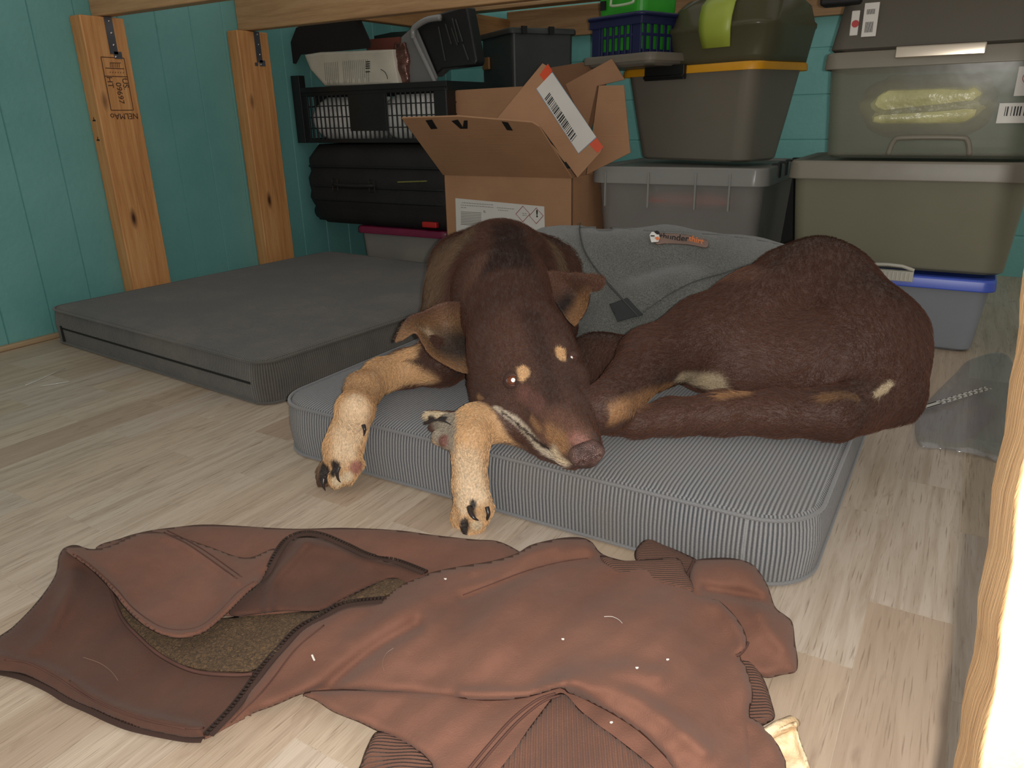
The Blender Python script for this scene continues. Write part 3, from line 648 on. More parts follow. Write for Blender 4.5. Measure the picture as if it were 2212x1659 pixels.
for r_, (x_, y_, L__) in enumerate(((998, 437, 68), (996, 442, 70), (996, 447, 12), (1074, 448, 38), (1076, 453, 22), (1129, 460, 9), (1129, 464, 9))):
    x = x_; mb = MB()
    while x < x_ + L__:
        w_ = random.uniform(2, 6); a = onf(x, y_ + (x - x_) * .075, .0015) - o0; b = onf(min(x + w_, x_ + L__), y_ + (x - x_) * .075 + 1.6, .0015) - o0
        mb.box(a[0], b[0], a[1], a[1] + .0003, b[2], a[2]); x += w_ + 1.2
    mb.build('small_print', m_pp, hz)
mb = MB()
for k in range(9):
    a = onf(996, 458 + k * 3.4, .0015) - o0; b = onf(1040, 459 + k * 3.4, .0015) - o0; mb.box(a[0], b[0], a[1], a[1] + .0003, b[2], a[2])
mb.build('printed_block', m_pp, hz)
text_mesh('label_text', '1L', plain('grey_ink', (70, 66, 60), .6, 0), hz, onf(1047, 457, .0016) - o0, (1, 0, 0), (0, 0, 1), .012, .0002)
# ------------------------------------------------------------------ the dog
GH = .0042
lo3 = np.array([-1.22, .80, -.01]); hi3 = np.array([.16, 2.02, .47])
dims = np.ceil((hi3 - lo3) / GH).astype(int)
gx = [lo3[i] + GH * np.arange(dims[i]) for i in range(3)]
def new_grid(): return np.full(tuple(dims), .06, np.float32)
def region(bmin, bmax, pad):
    a = np.clip(((bmin - pad - lo3) / GH).astype(int), 0, dims - 1); b = np.clip(((bmax + pad - lo3) / GH).astype(int) + 2, 1, dims)
    X, Y, Z = np.meshgrid(gx[0][a[0]:b[0]], gx[1][a[1]:b[1]], gx[2][a[2]:b[2]], indexing='ij')
    return tuple(slice(a[i], b[i]) for i in range(3)), X, Y, Z
def smin(a, b, k):
    h = np.clip(.5 + .5 * (b - a) / k, 0, 1); return b * (1 - h) + a * h - k * h * (1 - h)
def cone_sdf(X, Y, Z, a, b, ra, rb):
    ba = b - a; L2 = ba @ ba; px, py, pz = X - a[0], Y - a[1], Z - a[2]
    t = np.clip((px * ba[0] + py * ba[1] + pz * ba[2]) / L2, 0, 1)
    return np.sqrt((px - t * ba[0]) ** 2 + (py - t * ba[1]) ** 2 + (pz - t * ba[2]) ** 2) - (ra + (rb - ra) * t)
def add_cone(D, a, b, ra, rb, k=.02, sub=False):
    a = np.array(a, float); b = np.array(b, float); r = max(ra, rb)
    sl, X, Y, Z = region(np.minimum(a, b) - r, np.maximum(a, b) + r, k + .02)
    d = cone_sdf(X, Y, Z, a, b, ra, rb)
    D[sl] = -smin(-D[sl], d, k) if sub else smin(D[sl], d, k)
def add_ell(D, c, R, rad, k=.02, sub=False):
    c = np.array(c, float); R = np.array(R, float); rad = np.array(rad, float); m = rad.max()
    sl, X, Y, Z = region(c - m, c + m, k + .02)
    P = np.stack([X - c[0], Y - c[1], Z - c[2]], -1) @ R.T          # rows of R = axes
    q = P / rad; l = np.linalg.norm(q, axis=-1); g = np.linalg.norm(P / rad ** 2, axis=-1) + 1e-9
    d = l * (l - 1) / g
    D[sl] = -smin(-D[sl], d, k) if sub else smin(D[sl], d, k)
bones = []
def chain(D, nodes, k=.02, bone=True):
    for (a, ra), (b, rb) in zip(nodes[:-1], nodes[1:]):
        add_cone(D, a, b, ra, rb, k)
        if bone: bones.append((np.array(a), np.array(b)))
def surface_net(D, clean=0):
    s = D < 0
    c = np.zeros(tuple(np.array(D.shape) - 1), np.uint8)
    for i in (0, 1):
        for j in (0, 1):
            for l in (0, 1): c += s[i:i + c.shape[0], j:j + c.shape[1], l:l + c.shape[2]]
    act = (c > 0) & (c < 8); idx = np.full(c.shape, -1, np.int64); A = np.argwhere(act); idx[act] = np.arange(len(A))
    acc = np.zeros((len(A), 3)); cnt = np.zeros(len(A))
    corners = [(i, j, l) for i in (0, 1) for j in (0, 1) for l in (0, 1)]
    for p in corners:
        for ax in range(3):
            if p[ax] == 0:
                q = list(p); q[ax] = 1
                d0 = D[A[:, 0] + p[0], A[:, 1] + p[1], A[:, 2] + p[2]]; d1 = D[A[:, 0] + q[0], A[:, 1] + q[1], A[:, 2] + q[2]]
                m = (d0 < 0) != (d1 < 0); t = np.where(m, d0 / np.where(m, d0 - d1, 1), 0)
                v = np.tile(np.array(p, float), (len(A), 1)); v[:, ax] = t; acc[m] += v[m]; cnt[m] += 1
    V = lo3 + GH * (A + acc / cnt[:, None])
    F = []
    for ax in range(3):
        u, w = [(1, 2), (2, 0), (0, 1)][ax]
        sl0 = [slice(1, -1)] * 3; sl0[ax] = slice(0, -1); sl1 = list(sl0); sl1[ax] = slice(1, None)
        sl0[u] = sl1[u] = slice(1, -1)
        a = s[tuple(sl0)]; b = s[tuple(sl1)]; E_ = np.argwhere(a != b)
        base = E_.copy()
        for k_ in range(3):
            if k_ != ax: base[:, k_] += 1
        flip = ~s[base[:, 0], base[:, 1], base[:, 2]]
        du = np.zeros(3, int); dw = np.zeros(3, int); du[u] = 1; dw[w] = 1
        g_ = lambda o: idx[tuple((base - o).T)]
        q = np.stack([g_(du + dw), g_(dw), g_(np.zeros(3, int)), g_(du)], 1)
        q[flip] = q[flip][:, ::-1]; F.append(q[(q >= 0).all(1)])
    return V, np.concatenate(F)
def vnormals(V, F):
    n = np.cross(V[F[:, 2]] - V[F[:, 0]], V[F[:, 3]] - V[F[:, 1]]); N = np.zeros_like(V)
    for k in range(4): np.add.at(N, F[:, k], n)
    return N / (np.linalg.norm(N, axis=1)[:, None] + 1e-12)
def relax(V, F, it, lam=.5):
    for _ in range(it):
        acc = np.zeros_like(V); c = np.zeros(len(V))
        for k in range(4):
            a, b = F[:, k], F[:, (k + 1) % 4]
            np.add.at(acc, a, V[b]); np.add.at(c, a, 1)
        V = V + lam * (acc / c[:, None] - V)
    return V
dog = empty('dog', (-.55, 1.4, .12), 0, 'brown and tan dog lying curled up on the light grey cushion, looking at the camera', 'dog')
dO = np.array([-.55, 1.4, .12])
D = new_grid()
ZC = .122
# torso (mostly under the wrap)
tor = [(W(1080, 600, 1.80), .122), (W(1235, 632, 1.97), .130), (W(1430, 620, 2.02), .125), (W(1620, 650, 1.86), .115), (W(1765, 690, 1.60), .125)]
chain(D, tor, .03)
# shoulders, upper arms, chest
chain(D, [(W(1085, 590, 1.76), .118), (W(1010, 640, 1.76), .092)], .03)
chain(D, [(W(1005, 585, 1.80), .088), (W(985, 700, 1.72), .076), (W(1000, 790, 1.64), .055)], .03)
chain(D, [(W(1150, 600, 1.80), .085), (W(1165, 700, 1.72), .080), (W(1150, 800, 1.62), .06)], .03)
chain(D, [(W(1080, 720, 1.66), .095), (W(1080, 800, 1.55), .06)], .03)
# haunch
chain(D, [(W(1775, 650, 1.52), .115), (W(1850, 755, 1.42), .122), (W(1885, 838, 1.36), .088)], .03)
chain(D, [(W(1760, 640, 1.54), .110), (W(1640, 700, 1.50), .108), (W(1530, 730, 1.46), .080), (W(1405, 775, 1.40), .054), (Pz(1310, 880, .185), .036), (Pz(1235, 915, .150), .026)], .03)
chain(D, [(W(1620, 770, 1.44), .080), (W(1740, 790, 1.42), .095), (W(1850, 800, 1.40), .098)], .03)
chain(D, [(W(1520, 790, 1.46), .050), (W(1600, 810, 1.42), .055)], .02)
chain(D, [(W(1690, 605, 1.56), .062), (W(1760, 590, 1.56), .07)], .03, False)
# hind metatarsus and paw
HF = [(Pz(1235, 915, .150), .026), (Pz(1150, 930, .146), .021), (Pz(1060, 928, .146), .020), (Pz(1000, 925, .146), .022), (Pz(972, 922, .147), .024)]
chain(D, HF, .012)
for (x0, y0, x1, y1, r, r1) in ((985, 905, 925, 899, .014, .010), (985, 922, 940, 922, .014, .012), (990, 940, 950, 945, .015, .014), (985, 930, 965, 955, .016, .013)):
    chain(D, [(Pz(x0, y0, .146), r), (Pz(x1, y1, .142), r1)], .008)
# far hind knee behind the muzzle
chain(D, [(W(1290, 790, 1.60), .066), (W(1240, 850, 1.48), .05)], .03)
chain(D, [(W(1290, 790, 1.60), .06), (W(1430, 790, 1.62), .07), (W(1600, 760, 1.6), .09)], .03, False)
# tail
TL = [(W(1900, 862, 1.33), .055), (Pz(1800, 893, .165), .043), (Pz(1680, 893, .160), .037), (Pz(1560, 893, .158), .035), (Pz(1450, 902, .150), .030), (Pz(1380, 914, .145), .023), (Pz(1325, 926, .140), .012)]
chain(D, TL, .018)
# fore leg at the left of the photo
LA = [(W(1000, 770, 1.66), .056), (Pz(950, 780, .175), .048), (Pz(880, 796, .160), .036), (Pz(822, 812, .158), .031), (Pz(785, 842, .156), .031), (Pz(768, 885, .150), .031)]
chain(D, LA, .02)
P1 = [(Pz(768, 885, .150), .031), (Pv(752, 935, .924), .031), (Pv(741, 970, .912), .034), (Pv(735, 990, .905), .028)]
chain(D, P1, .015)
for (x0, y0, x1, y1, x2, y2, v1, v2, r) in ((718, 990, 703, 1022, 700, 1040, .895, .885, .0165), (736, 1005, 728, 1030, 726, 1040, .885, .875, .017), (752, 1000, 752, 1024, 750, 1034, .895, .888, .0165), (762, 985, 768, 1003, 767, 1012, .915, .910, .016)):
    chain(D, [(Pv(x0, y0, .905), r * .85), (Pv(x1, y1, v1 - .004), r * 1.02), (Pv(x2, y2, v2 - .002), r * .8)], .0035)
for x0, y0, x1, y1, v0, v1 in ((712, 1000, 708, 1046, .882, .868), (742, 1004, 739, 1046, .876, .866), (760, 1000, 760, 1034, .882, .874)): add_cone(D, Pv(x0, y0, v0), Pv(x1, y1, v1), .0035, .0060, .006, True)
# fore leg in the middle
chain(D, [(W(1150, 800, 1.62), .055), (Pz(1190, 870, .160), .040), (Pz(1120, 908, .158), .030), (Pz(1062, 905, .160), .029), (Pz(1026, 914, .160), .031)], .02)
P2 = [(Pz(1026, 914, .160), .031), (Pz(1018, 948, .148), .030), (Pv(1015, 990, .922), .0275), (Pv(1015, 1045, .914), .0275), (Pv(1019, 1078, .908), .030)]
chain(D, P2, .014)
for (x0, y0, x1, y1, x2, y2, v1, v2, r) in ((1000, 1080, 995, 1120, 1002, 1148, .895, .890, .0165), (1014, 1090, 1012, 1125, 1014, 1146, .885, .880, .017), (1030, 1085, 1034, 1118, 1030, 1138, .895, .890, .018), (1042, 1075, 1045, 1098, 1043, 1112, .912, .908, .0175)):
    chain(D, [(Pv(x0, y0, .908), r * .85), (Pv(x1, y1, v1 - .004), r * 1.02), (Pv(x2, y2, v2 - .002), r * .8)], .0035)
for x0, y0, x1, y1, v0, v1 in ((1004, 1092, 1003, 1146, .876, .864), (1023, 1088, 1021, 1142, .872, .862), (1039, 1082, 1038, 1128, .876, .870)): add_cone(D, Pv(x0, y0, v0), Pv(x1, y1, v1), .0035, .0060, .006, True)
# head frame
NO = Pz(1271, 985, .165); OC = Pz(1085, 605, .305)
Fd = NO - OC; Fd /= np.linalg.norm(Fd); R0 = -np.cross(Fd, [0, 0, 1]); R0 /= np.linalg.norm(R0); U0 = np.cross(Fd, R0)
U0 = U0 if U0[2] > 0 else -U0
ra_ = math.radians(13); Rd = R0 * math.cos(ra_) + U0 * math.sin(ra_); Ud = U0 * math.cos(ra_) - R0 * math.sin(ra_)
HR = np.stack([Rd, Fd, Ud])
def H(r, f, u): return NO + Rd * (r - .027 * min(1, max(0, -f / .28)) ** 1.15) + Fd * f + Ud * u
add_ell(D, H(0, -.335, .006), HR, (.094, .125, .086), .03)         # cranium
add_ell(D, H(-.004, -.28, -.022), HR, (.099, .10, .082), .03)           # cheeks
add_ell(D, H(0, -.24, .008), HR, (.066, .085, .058), .02)          # forehead to stop
add_cone(D, H(0, -.035, -.002), H(0, -.12, -.006), .029, .046, .015)
add_cone(D, H(0, -.12, -.006), H(0, -.20, -.014), .044, .062, .02)
add_cone(D, H(0, -.03, .010), H(0, -.22, .024), .018, .034, .015)  # bridge of the nose
add_cone(D, H(-.014, -.045, -.024), H(-.034, -.18, -.038), .024, .048, .012)
add_cone(D, H(.012, -.045, -.022), H(.030, -.18, -.034), .023, .044, .012)
add_cone(D, H(0, -.055, -.040), H(-.006, -.24, -.066), .020, .060, .012) # lower jaw
add_cone(D, H(-.026, -.10, -.040), H(-.050, -.27, -.070), .034, .068, .02)
add_cone(D, H(-.050, -.27, -.070), H(-.045, -.33, -.050), .068, .07, .02)
for s_ in (-1, 1):
    add_ell(D, H(s_ * .052, -.258, .040), HR, (.022, .026, .016), .015)      # brow
    add_ell(D, H(s_ * .060, -.215, -.004), HR, (.024, .030, .020), .02)      # cheek bone
    add_cone(D, H(s_ * .010, -.008, .004), H(s_ * .016, .004, .000), .004, .005, .003, True)
bones += [(H(0, -.03, 0), H(0, -.2, 0)), (H(0, -.2, 0), H(0, -.4, 0)), (H(.06, -.2, 0), H(.08, -.35, 0)), (H(-.06, -.2, 0), H(-.08, -.35, 0))]
chain(D, [(H(0, -.36, -.005), .088), (W(1085, 640, 1.60), .100), (W(1080, 600, 1.74), .112)], .03)
# rest on the cushion: nothing of the body goes below its top
Xg, Yg, Zg = np.meshgrid(*gx, indexing='ij')
over = (Yg > .955)
D = np.where(over, np.maximum(D, ZC - Zg), D)
V, F = surface_net(D); V = relax(V, F, 3, .5)
N_ = vnormals(V, F)
from mathutils.bvhtree import BVHTree
def bvh_of(V, F): return BVHTree.FromPolygons([Vector(v) for v in V], [tuple(int(i) for i in f) for f in F])
dbvh = bvh_of(V, F)
def hit(b, x, y):
    d = ray(x, y); d = d / np.linalg.norm(d); h = b.ray_cast(Vector(CP), Vector(d)); return None if h[0] is None else (np.array(h[0]), np.array(h[1]))
# coat colours (belong to the hair, in patches)
def lin(c): return np.array(srgb(c)[:3])
BR = lin((80, 52, 40)); BRD = lin((58, 36, 28)); BRL = lin((102, 70, 55)); TAN = lin((206, 164, 118)); TANL = lin((226, 198, 162)); TAND = lin((152, 112, 76)); DK = lin((46, 36, 32)); GREY = lin((190, 174, 152)); PINK = lin((150, 100, 86)); CRM = lin((214, 192, 158)); OLV = lin((106, 84, 64))
C = np.tile(BR, (len(V), 1)); 
def vnoise(P, s, seed):
    r_ = np.random.default_rng(seed); o = np.zeros(len(P))
    for k in range(7):
        d = r_.normal(size=3); d /= np.linalg.norm(d); o += np.sin(P @ d * s * r_.uniform(.6, 1.8) + r_.uniform(0, 6))
    return o / 7
C = C * (1 + .22 * vnoise(V, 25, 1))[:, None]
PT = []
def paint(pts, col, soft=.5, wob=.25, ws=60):
    """pts: list of (x, y, radius m) seen in the photo; the patch runs as a chain between them"""
    global C
    P = [];
    for x, y, r in pts:
        h = hit(dbvh, x, y)
        if h: P.append((h[0], r))
    if not P: print('miss', pts); return
    d = np.full(len(V), 9.)
    segs = list(zip(P[:-1], P[1:])) if len(P) > 1 else [(P[0], P[0])]
    for (a, ra), (b, rb) in segs:
        ba = b - a; L2 = ba @ ba + 1e-9; t = np.clip(((V - a) @ ba) / L2, 0, 1)
        d = np.minimum(d, np.linalg.norm(V - a - t[:, None] * ba, axis=1) / (ra + (rb - ra) * t))
    d = d + wob * vnoise(V, ws, len(PT) + 3); PT.append(1)
    w = np.clip((1.15 - d) / (soft + 1e-3), 0, 1); w = w * w * (3 - 2 * w)
    C = C * (1 - w[:, None]) + np.array(col) * w[:, None]
def paint3(pts, col, soft=.5, wob=.25, ws=60):
    global C
    d = np.full(len(V), 9.)
    segs = list(zip(pts[:-1], pts[1:])) if len(pts) > 1 else [(pts[0], pts[0])]
    for (a, ra), (b, rb) in segs:
        ba = b - a; L2 = ba @ ba + 1e-9; t = np.clip(((V - a) @ ba) / L2, 0, 1)
        d = np.minimum(d, np.linalg.norm(V - a - t[:, None] * ba, axis=1) / (ra + (rb - ra) * t))
    d = d + wob * vnoise(V, ws, len(PT) + 3); PT.append(1)
    w = np.clip((1.15 - d) / (soft + 1e-3), 0, 1); w = w * w * (3 - 2 * w)
    C = C * (1 - w[:, None]) + np.array(col) * w[:, None]
paint([(1000, 520, .05), (945, 570, .07), (930, 640, .05)], OLV * 1.05, .8)
paint([(1180, 520, .03), (1210, 570, .03)], OLV * .9, .9)
paint([(1100, 500, .045), (1110, 560, .055), (1060, 600, .04)], BRD * .8, .7)
paint([(1040, 560, .025), (1010, 640, .03)], BRL * .85, .9)
paint([(1400, 640, .05), (1620, 590, .04), (1500, 620, .05)], BRL, .8)
# legs
paint([(900, 790, .05), (830, 800, .06), (780, 850, .07), (755, 920, .07), (740, 990, .07)], TAN, .4)
paint([(770, 870, .03), (755, 940, .04), (742, 980, .03)], TANL, .8)
paint([(955, 760, .05), (990, 770, .06)], BR, .4)
paint([(925, 775, .028), (960, 770, .05), (1000, 770, .06)], BR * .85, .9, .35)
paint([(880, 778, .008), (905, 782, .012)], BRD, .9, .5)
paint([(703, 1005, .012), (700, 1035, .012)], DK, .5); paint([(724, 1002, .010), (722, 1020, .011)], DK, .5)
paint([(752, 1030, .012)], CRM, .6); paint([(770, 1008, .015)], PINK * 1.2, .6); paint([(730, 1040, .012)], CRM, .6)
paint([(1110, 900, .06), (1040, 885, .07), (1000, 930, .07), (1012, 1010, .07), (1020, 1100, .06), (1020, 1140, .05)], TAN, .4)
paint([(1010, 990, .03), (1020, 1060, .035), (1000, 1090, .02)], TANL, .8)
paint([(1005, 1130, .011), (1000, 1150, .010)], DK, .5); paint([(1022, 1085, .006), (1024, 1110, .007)], DK, .5)
paint([(1040, 1105, .013)], TAN * .9, .6); paint([(1030, 1135, .010)], CRM * .9, .6)
paint([(1090, 900, .014), (1120, 915, .012)], TAND, .7)
# hind leg tan
paint([(1350, 780, .045), (1420, 720, .04), (1300, 850, .02)], BR, .7)
paint([(1298, 905, .024), (1345, 880, .023), (1400, 854, .020), (1450, 832, .016)], TAND * 1.1, .9, .3)
paint([(1470, 815, .018), (1500, 822, .026), (1540, 832, .028)], CRM * .72, .8, .4); paint([(1620, 850, .012), (1560, 855, .012)], TAND * .9, .8)
paint([(1893, 852, .006), (1912, 838, .008), (1926, 826, .005)], CRM * .9, .5, .1)
paint([(1780, 858, .012), (1850, 858, .012)], TAND * .55, .8)
paint([(960, 905, .03), (960, 940, .03)], GREY * .62, .5); paint([(915, 898, .012), (960, 895, .008)], CRM * .9, .5); paint([(930, 905, .008), (960, 905, .006)], DK, .4); paint([(955, 950, .014)], PINK * .7, .6)
# head markings
paint3([(H(0, -.06, 0), .060), (H(0, -.16, 0), .085), (H(0, -.28, 0), .125), (H(0, -.40, .02), .12)], BR, .12, .04)
paint([(1131, 808, .0125), (1128, 800, .010)], TAN * 1.15, .35, .15, 200)
paint([(1212, 762, .0115), (1212, 770, .011)], TAN * 1.15, .35, .15, 200)
paint([(1120, 740, .05), (1090, 690, .04)], BR * 1.15, .9)
paint([(1150, 680, .03), (1180, 800, .02), (1200, 880, .02)], BRD * 1.25, .9)
paint([(1200, 930, .05), (1250, 940, .035)], BRL * 1.1, .8)
paint([(1190, 935, .020), (1215, 960, .018)], TAND, .9, .5)
paint([(1070, 880, .006), (1110, 905, .007), (1145, 940, .010), (1175, 975, .013), (1215, 1000, .014)], GREY, .7, .3)
paint([(1085, 890, .0028), (1125, 922, .0032), (1160, 953, .0035), (1200, 980, .0035)], BRD * .5, .5, .2)
paint([(1205, 985, .018), (1225, 1000, .012)], CRM * .8, .8, .4)
paint([(1150, 905, .012), (1165, 925, .012)], TAND * .9, .9, .5)
paint([(1035, 858, .008), (1045, 862, .006)], TAND, .8, .4)
paint([(1105, 822, .018)], BRD * 1.2, .8); paint([(1130, 850, .018), (1165, 880, .02)], PINK * .5, .9)
paint([(1240, 945, .014), (1262, 955, .012)], PINK * .8, .9)
Cv = np.clip(C, .004, 1)
me = bpy.data.meshes.new('body'); me.from_pydata([tuple(v - dO) for v in V], [], [tuple(int(i) for i in f) for f in F]); me.shade_smooth()
ca_ = me.color_attributes.new('coat', 'FLOAT_COLOR', 'POINT'); ca_.data.foreach_set('color', np.concatenate([Cv, np.ones((len(V), 1))], 1).astype(np.float32).ravel())
t = NT('dog_skin_and_undercoat'); at = t.n('ShaderNodeAttribute', attribute_name='coat'); v = t.tc('Object')
nz = t.noise(v, 260, 3); cc = t.mix(1., at.outputs['Color'], t.ramp(nz, [(.3, (.62, .62, .62, 1)), (.7, (1.05, 1.05, 1.05, 1))]), 'MULTIPLY')
t.bump(nz, .0016); t.b.inputs['Sheen Weight'].default_value = .05; m_dog = t.set(cc, .6); me.materials.append(m_dog)
body = bpy.data.objects.new('body', me); base_link(body, dog)
t = NT('dog_fur'); at = t.n('ShaderNodeAttribute', attribute_name='coat'); t.set(at.outputs['Color'], .5); t.b.inputs['Specular IOR Level'].default_value = .22; m_fur = t.m
# ---- short coat as hair curves
def fur(name, V, F, N, C, count, length, parent, origin, jitter=.35, mask=None, lift=.42, flow=None, rad=.00032):
    a = V[F[:, 0]]; b = V[F[:, 1]]; c = V[F[:, 2]]; d = V[F[:, 3]]
    ar = np.linalg.norm(np.cross(c - a, d - b), axis=1)
    cen = (a + c) / 2
    ff = ((N[F[:, 0]] * (CP - cen)).sum(1) > -.35 * np.linalg.norm(CP - cen, axis=1)); ar = ar * ff
    if mask is not None: ar = ar * mask(cen)
    fi = rng.choice(len(F), count, p=ar / ar.sum()); s_ = rng.random((count, 1)); t_ = rng.random((count, 1))
    bl = lambda A: (A[F[fi, 0]] * (1 - s_) + A[F[fi, 1]] * s_) * (1 - t_) + (A[F[fi, 3]] * (1 - s_) + A[F[fi, 2]] * s_) * t_
    P = bl(V); n = bl(N); n /= np.linalg.norm(n, axis=1)[:, None]; col = bl(C)
    if flow is None:
        dirs = np.zeros((count, 3)); ws = np.zeros(count)
        for (p, q) in bones:
            ba = q - p; L2 = ba @ ba; tt = np.clip(((P - p) @ ba) / L2, 0, 1); ds = np.linalg.norm(P - p - tt[:, None] * ba, axis=1); w_ = 1 / (ds + .01) ** 5
            dirs += w_[:, None] * ba / math.sqrt(L2); ws += w_
        dirs /= ws[:, None]
    else: dirs = np.tile(flow, (count, 1))
    dirs += np.stack([vnoise(P, 30, 40 + k) for k in range(3)], 1) * .8 + rng.normal(size=(count, 3)) * jitter * .5
    dirs -= n * (dirs * n).sum(1)[:, None]; dirs /= np.linalg.norm(dirs, axis=1)[:, None] + 1e-9
    L = (length(P) if callable(length) else length) * rng.uniform(.6, 1.25, (count, 1))
    K = 4; pts = np.zeros((count, K, 3))
    for k in range(K):
        u = k / (K - 1); pts[:, k] = P + L * (dirs * u + n * (lift * u - lift * .55 * u * u)) - n * .0008 * (k == 0)
    hc = bpy.data.hair_curves.new(name); hc.add_curves([K] * count)
    hc.position_data.foreach_set('vector', (pts - origin).astype(np.float32).ravel())
    ra = hc.attributes.get('radius') or hc.attributes.new('radius', 'FLOAT', 'POINT')
    ra.data.foreach_set('value', np.tile(np.array([1, .9, .6, .15]) * rad, count).astype(np.float32))
    cc = np.repeat(col * rng.uniform(.72, 1.35, (count, 1)), K, 0); ca = hc.attributes.new('coat', 'FLOAT_COLOR', 'POINT')
    ca.data.foreach_set('color', np.concatenate([cc, np.ones((len(cc), 1))], 1).astype(np.float32).ravel())
    hc.materials.append(m_fur); o = bpy.data.objects.new(name, hc); base_link(o, parent); return o
pawc = [np.array(p) for p in (Pv(733, 1010, .9), Pv(1020, 1110, .9), Pz(960, 925, .146))]
neckc = W(1080, 560, 1.78); facec = H(0, -.12, 0)
def flen(P):
    L = np.full(len(P), .0155)
    L += .013 * np.exp(-(np.linalg.norm(P - neckc, axis=1) / .16) ** 2)
    for c in [H(0, -.1, 0), H(0, -.25, 0)] + pawc: L -= .0085 * np.exp(-(np.linalg.norm(P - c, axis=1) / .11) ** 2)
    return np.clip(L, .004, .03)[:, None]
NOSE_C = H(0, -.004, -.004); EY = hit(dbvh, 1106, 822)[0]
fur('fur', V, F, N_, Cv, 150000, flen, dog, dO, mask=lambda c: (np.linalg.norm(c - NOSE_C, axis=1) > .034) * (np.linalg.norm(c - EY, axis=1) > .0085))
# ---- nose
GH_, lo_s, dims_s, gx_s = GH, lo3, dims, gx
GH = .0016; lo3 = NOSE_C - .045; dims = np.array([57, 57, 57]); gx = [lo3[i] + GH * np.arange(dims[i]) for i in range(3)]
D2 = new_grid(); add_ell(D2, H(0, -.010, .0), HR, (.0265, .020, .020), .004); add_ell(D2, H(0, -.006, -.010), HR, (.018, .016, .014), .006)
for s_ in (-1, 1):
    add_ell(D2, H(s_ * .015, -.006, -.001), HR, (.0125, .015, .0125), .005)
    add_cone(D2, H(s_ * .013, .004, -.001), H(s_ * .015, .016, -.004), .0036, .0048, .003, True)
    add_cone(D2, H(s_ * .020, .002, -.007), H(s_ * .028, .004, -.006), .0018, .0026, .002, True)
add_cone(D2, H(0, .010, -.002), H(0, .011, -.022), .0012, .0012, .002, True)
V2, F2 = surface_net(D2); V2 = relax(V2, F2, 2); GH, lo3, dims, gx = GH_, lo_s, dims_s, gx_s
me = bpy.data.meshes.new('nose'); me.from_pydata([tuple(v - dO) for v in V2], [], [tuple(int(i) for i in f) for f in F2]); me.shade_smooth()
t = NT('nose_leather'); v = t.tc('Object'); vo = t.n('ShaderNodeTexVoronoi'); vo.inputs['Scale'].default_value = 520; t.l(v, vo.inputs['Vector'])
t.bump(vo.outputs['Distance'], .0008); me.materials.append(t.set(t.ramp(t.noise(v, 60, 4), [(.3, srgb((62, 42, 38))), (.7, srgb((104, 78, 70)))]), .34)); base_link(bpy.data.objects.new('nose', me), dog)['label'] = 'pinkish brown nose leather'
# ---- eyes
def eye(s_, r, f, u, rad, look, name='eye', squint=1.):
    c = NO + Rd * r + Fd * f + Ud * u; look = look / np.linalg.norm(look)
    x = np.cross(look, [0, 0, 1.]); x /= np.linalg.norm(x); y = np.cross(x, look)
    def dome(r0, a0, a1, n=10, m=28):
        Ls = []
        for k in range(n + 1):
            a = a0 + (a1 - a0) * k / n; Ls.append([tuple(c - dO + r0 * (math.sin(a) * (math.cos(q) * x + math.sin(q) * y) + math.cos(a) * look)) for q in np.linspace(0, 2 * math.pi, m, endpoint=False)])
        return Ls
    e = MB().loft(dome(rad, .45, 3.0), False, True).build('eye', plain('eye_white', (120, 104, 104), .12, .03), dog, smooth=True)
    MB().loft(dome(rad * 1.0, .22, .66), False, False).build('iris', plain('brown_iris', (100, 54, 32), .12, .1), e, smooth=True)
    MB().loft(dome(rad * .995, .0001, .24), False, False).build('pupil', plain('pupil_painted_eyeshine', (255, 255, 250), .08, 0), e, smooth=True)  # white disc: the flash's eyeshine is put into the pupil's colour
    return e, c, x, y, look
hL = hit(dbvh, 1106, 822); hR = hit(dbvh, 1238, 770)
print('eye hits', hL[0] if hL else None, hR[0] if hR else None, 'frame', (np.linalg.inv(HR.T) @ (hL[0] - NO)), (np.linalg.inv(HR.T) @ (hR[0] - NO)) if hR else None)
def place_eye(x, y, rad, sink, lookup=(0, 0, .0)):
    h = hit(dbvh, x, y); vd = h[0] - CP; vd /= np.linalg.norm(vd); c = h[0] + vd * sink * .72 - h[1] * sink * .25; fr = np.linalg.inv(HR.T) @ (c - NO)
    return eye(0, fr[0], fr[1], fr[2], rad, (CP - c) + np.array(lookup)), h
(e1_, cE, xE, yE, lE), h1 = place_eye(1106, 822, .0165, .0124, (0, 0, .10))
def lid(c, x, y, look, rad, sgn, open_, mat, name, parent):
    def pt(a, h, r): return c - dO + r * (math.sin(a) * math.cos(h) * x + sgn * math.sin(h) * y + math.cos(a) * math.cos(h) * look)
    A_ = np.linspace(-1.45, 1.45, 25); hh = [open_ * max(-.12, 1 - (a / .92) ** 2) for a in A_]
    rows = [[pt(a, h + (1.5 - h) * f_ ** 1.1, rad * (1.07 - .05 * f_)) for a, h in zip(A_, hh)] for f_ in np.linspace(0, 1, 9)]
    mb = MB(); mb.loft(rows, False, False, 0, False); o = mb.build(name, m_lidfur, parent, smooth=True, solid=.0012)
    MB().tube([pt(a, h, rad * 1.07) for a, h in zip(A_[4:-4], hh[4:-4])], .0011, 6).build('lid_rim', mat, o, smooth=True)
    return o
m_lidfur = plain('eyelid_fur', (78, 52, 40), .85, .2, .0012, 500)
m_lidskin = plain('eyelid_skin', (74, 44, 38), .35, .1)
lid(cE, xE, yE, lE, .0165, 1, .52, m_lidskin, 'eyelid', dog); lid(cE, xE, yE, lE, .0165, -1, .56, m_lidskin, 'eyelid', dog)
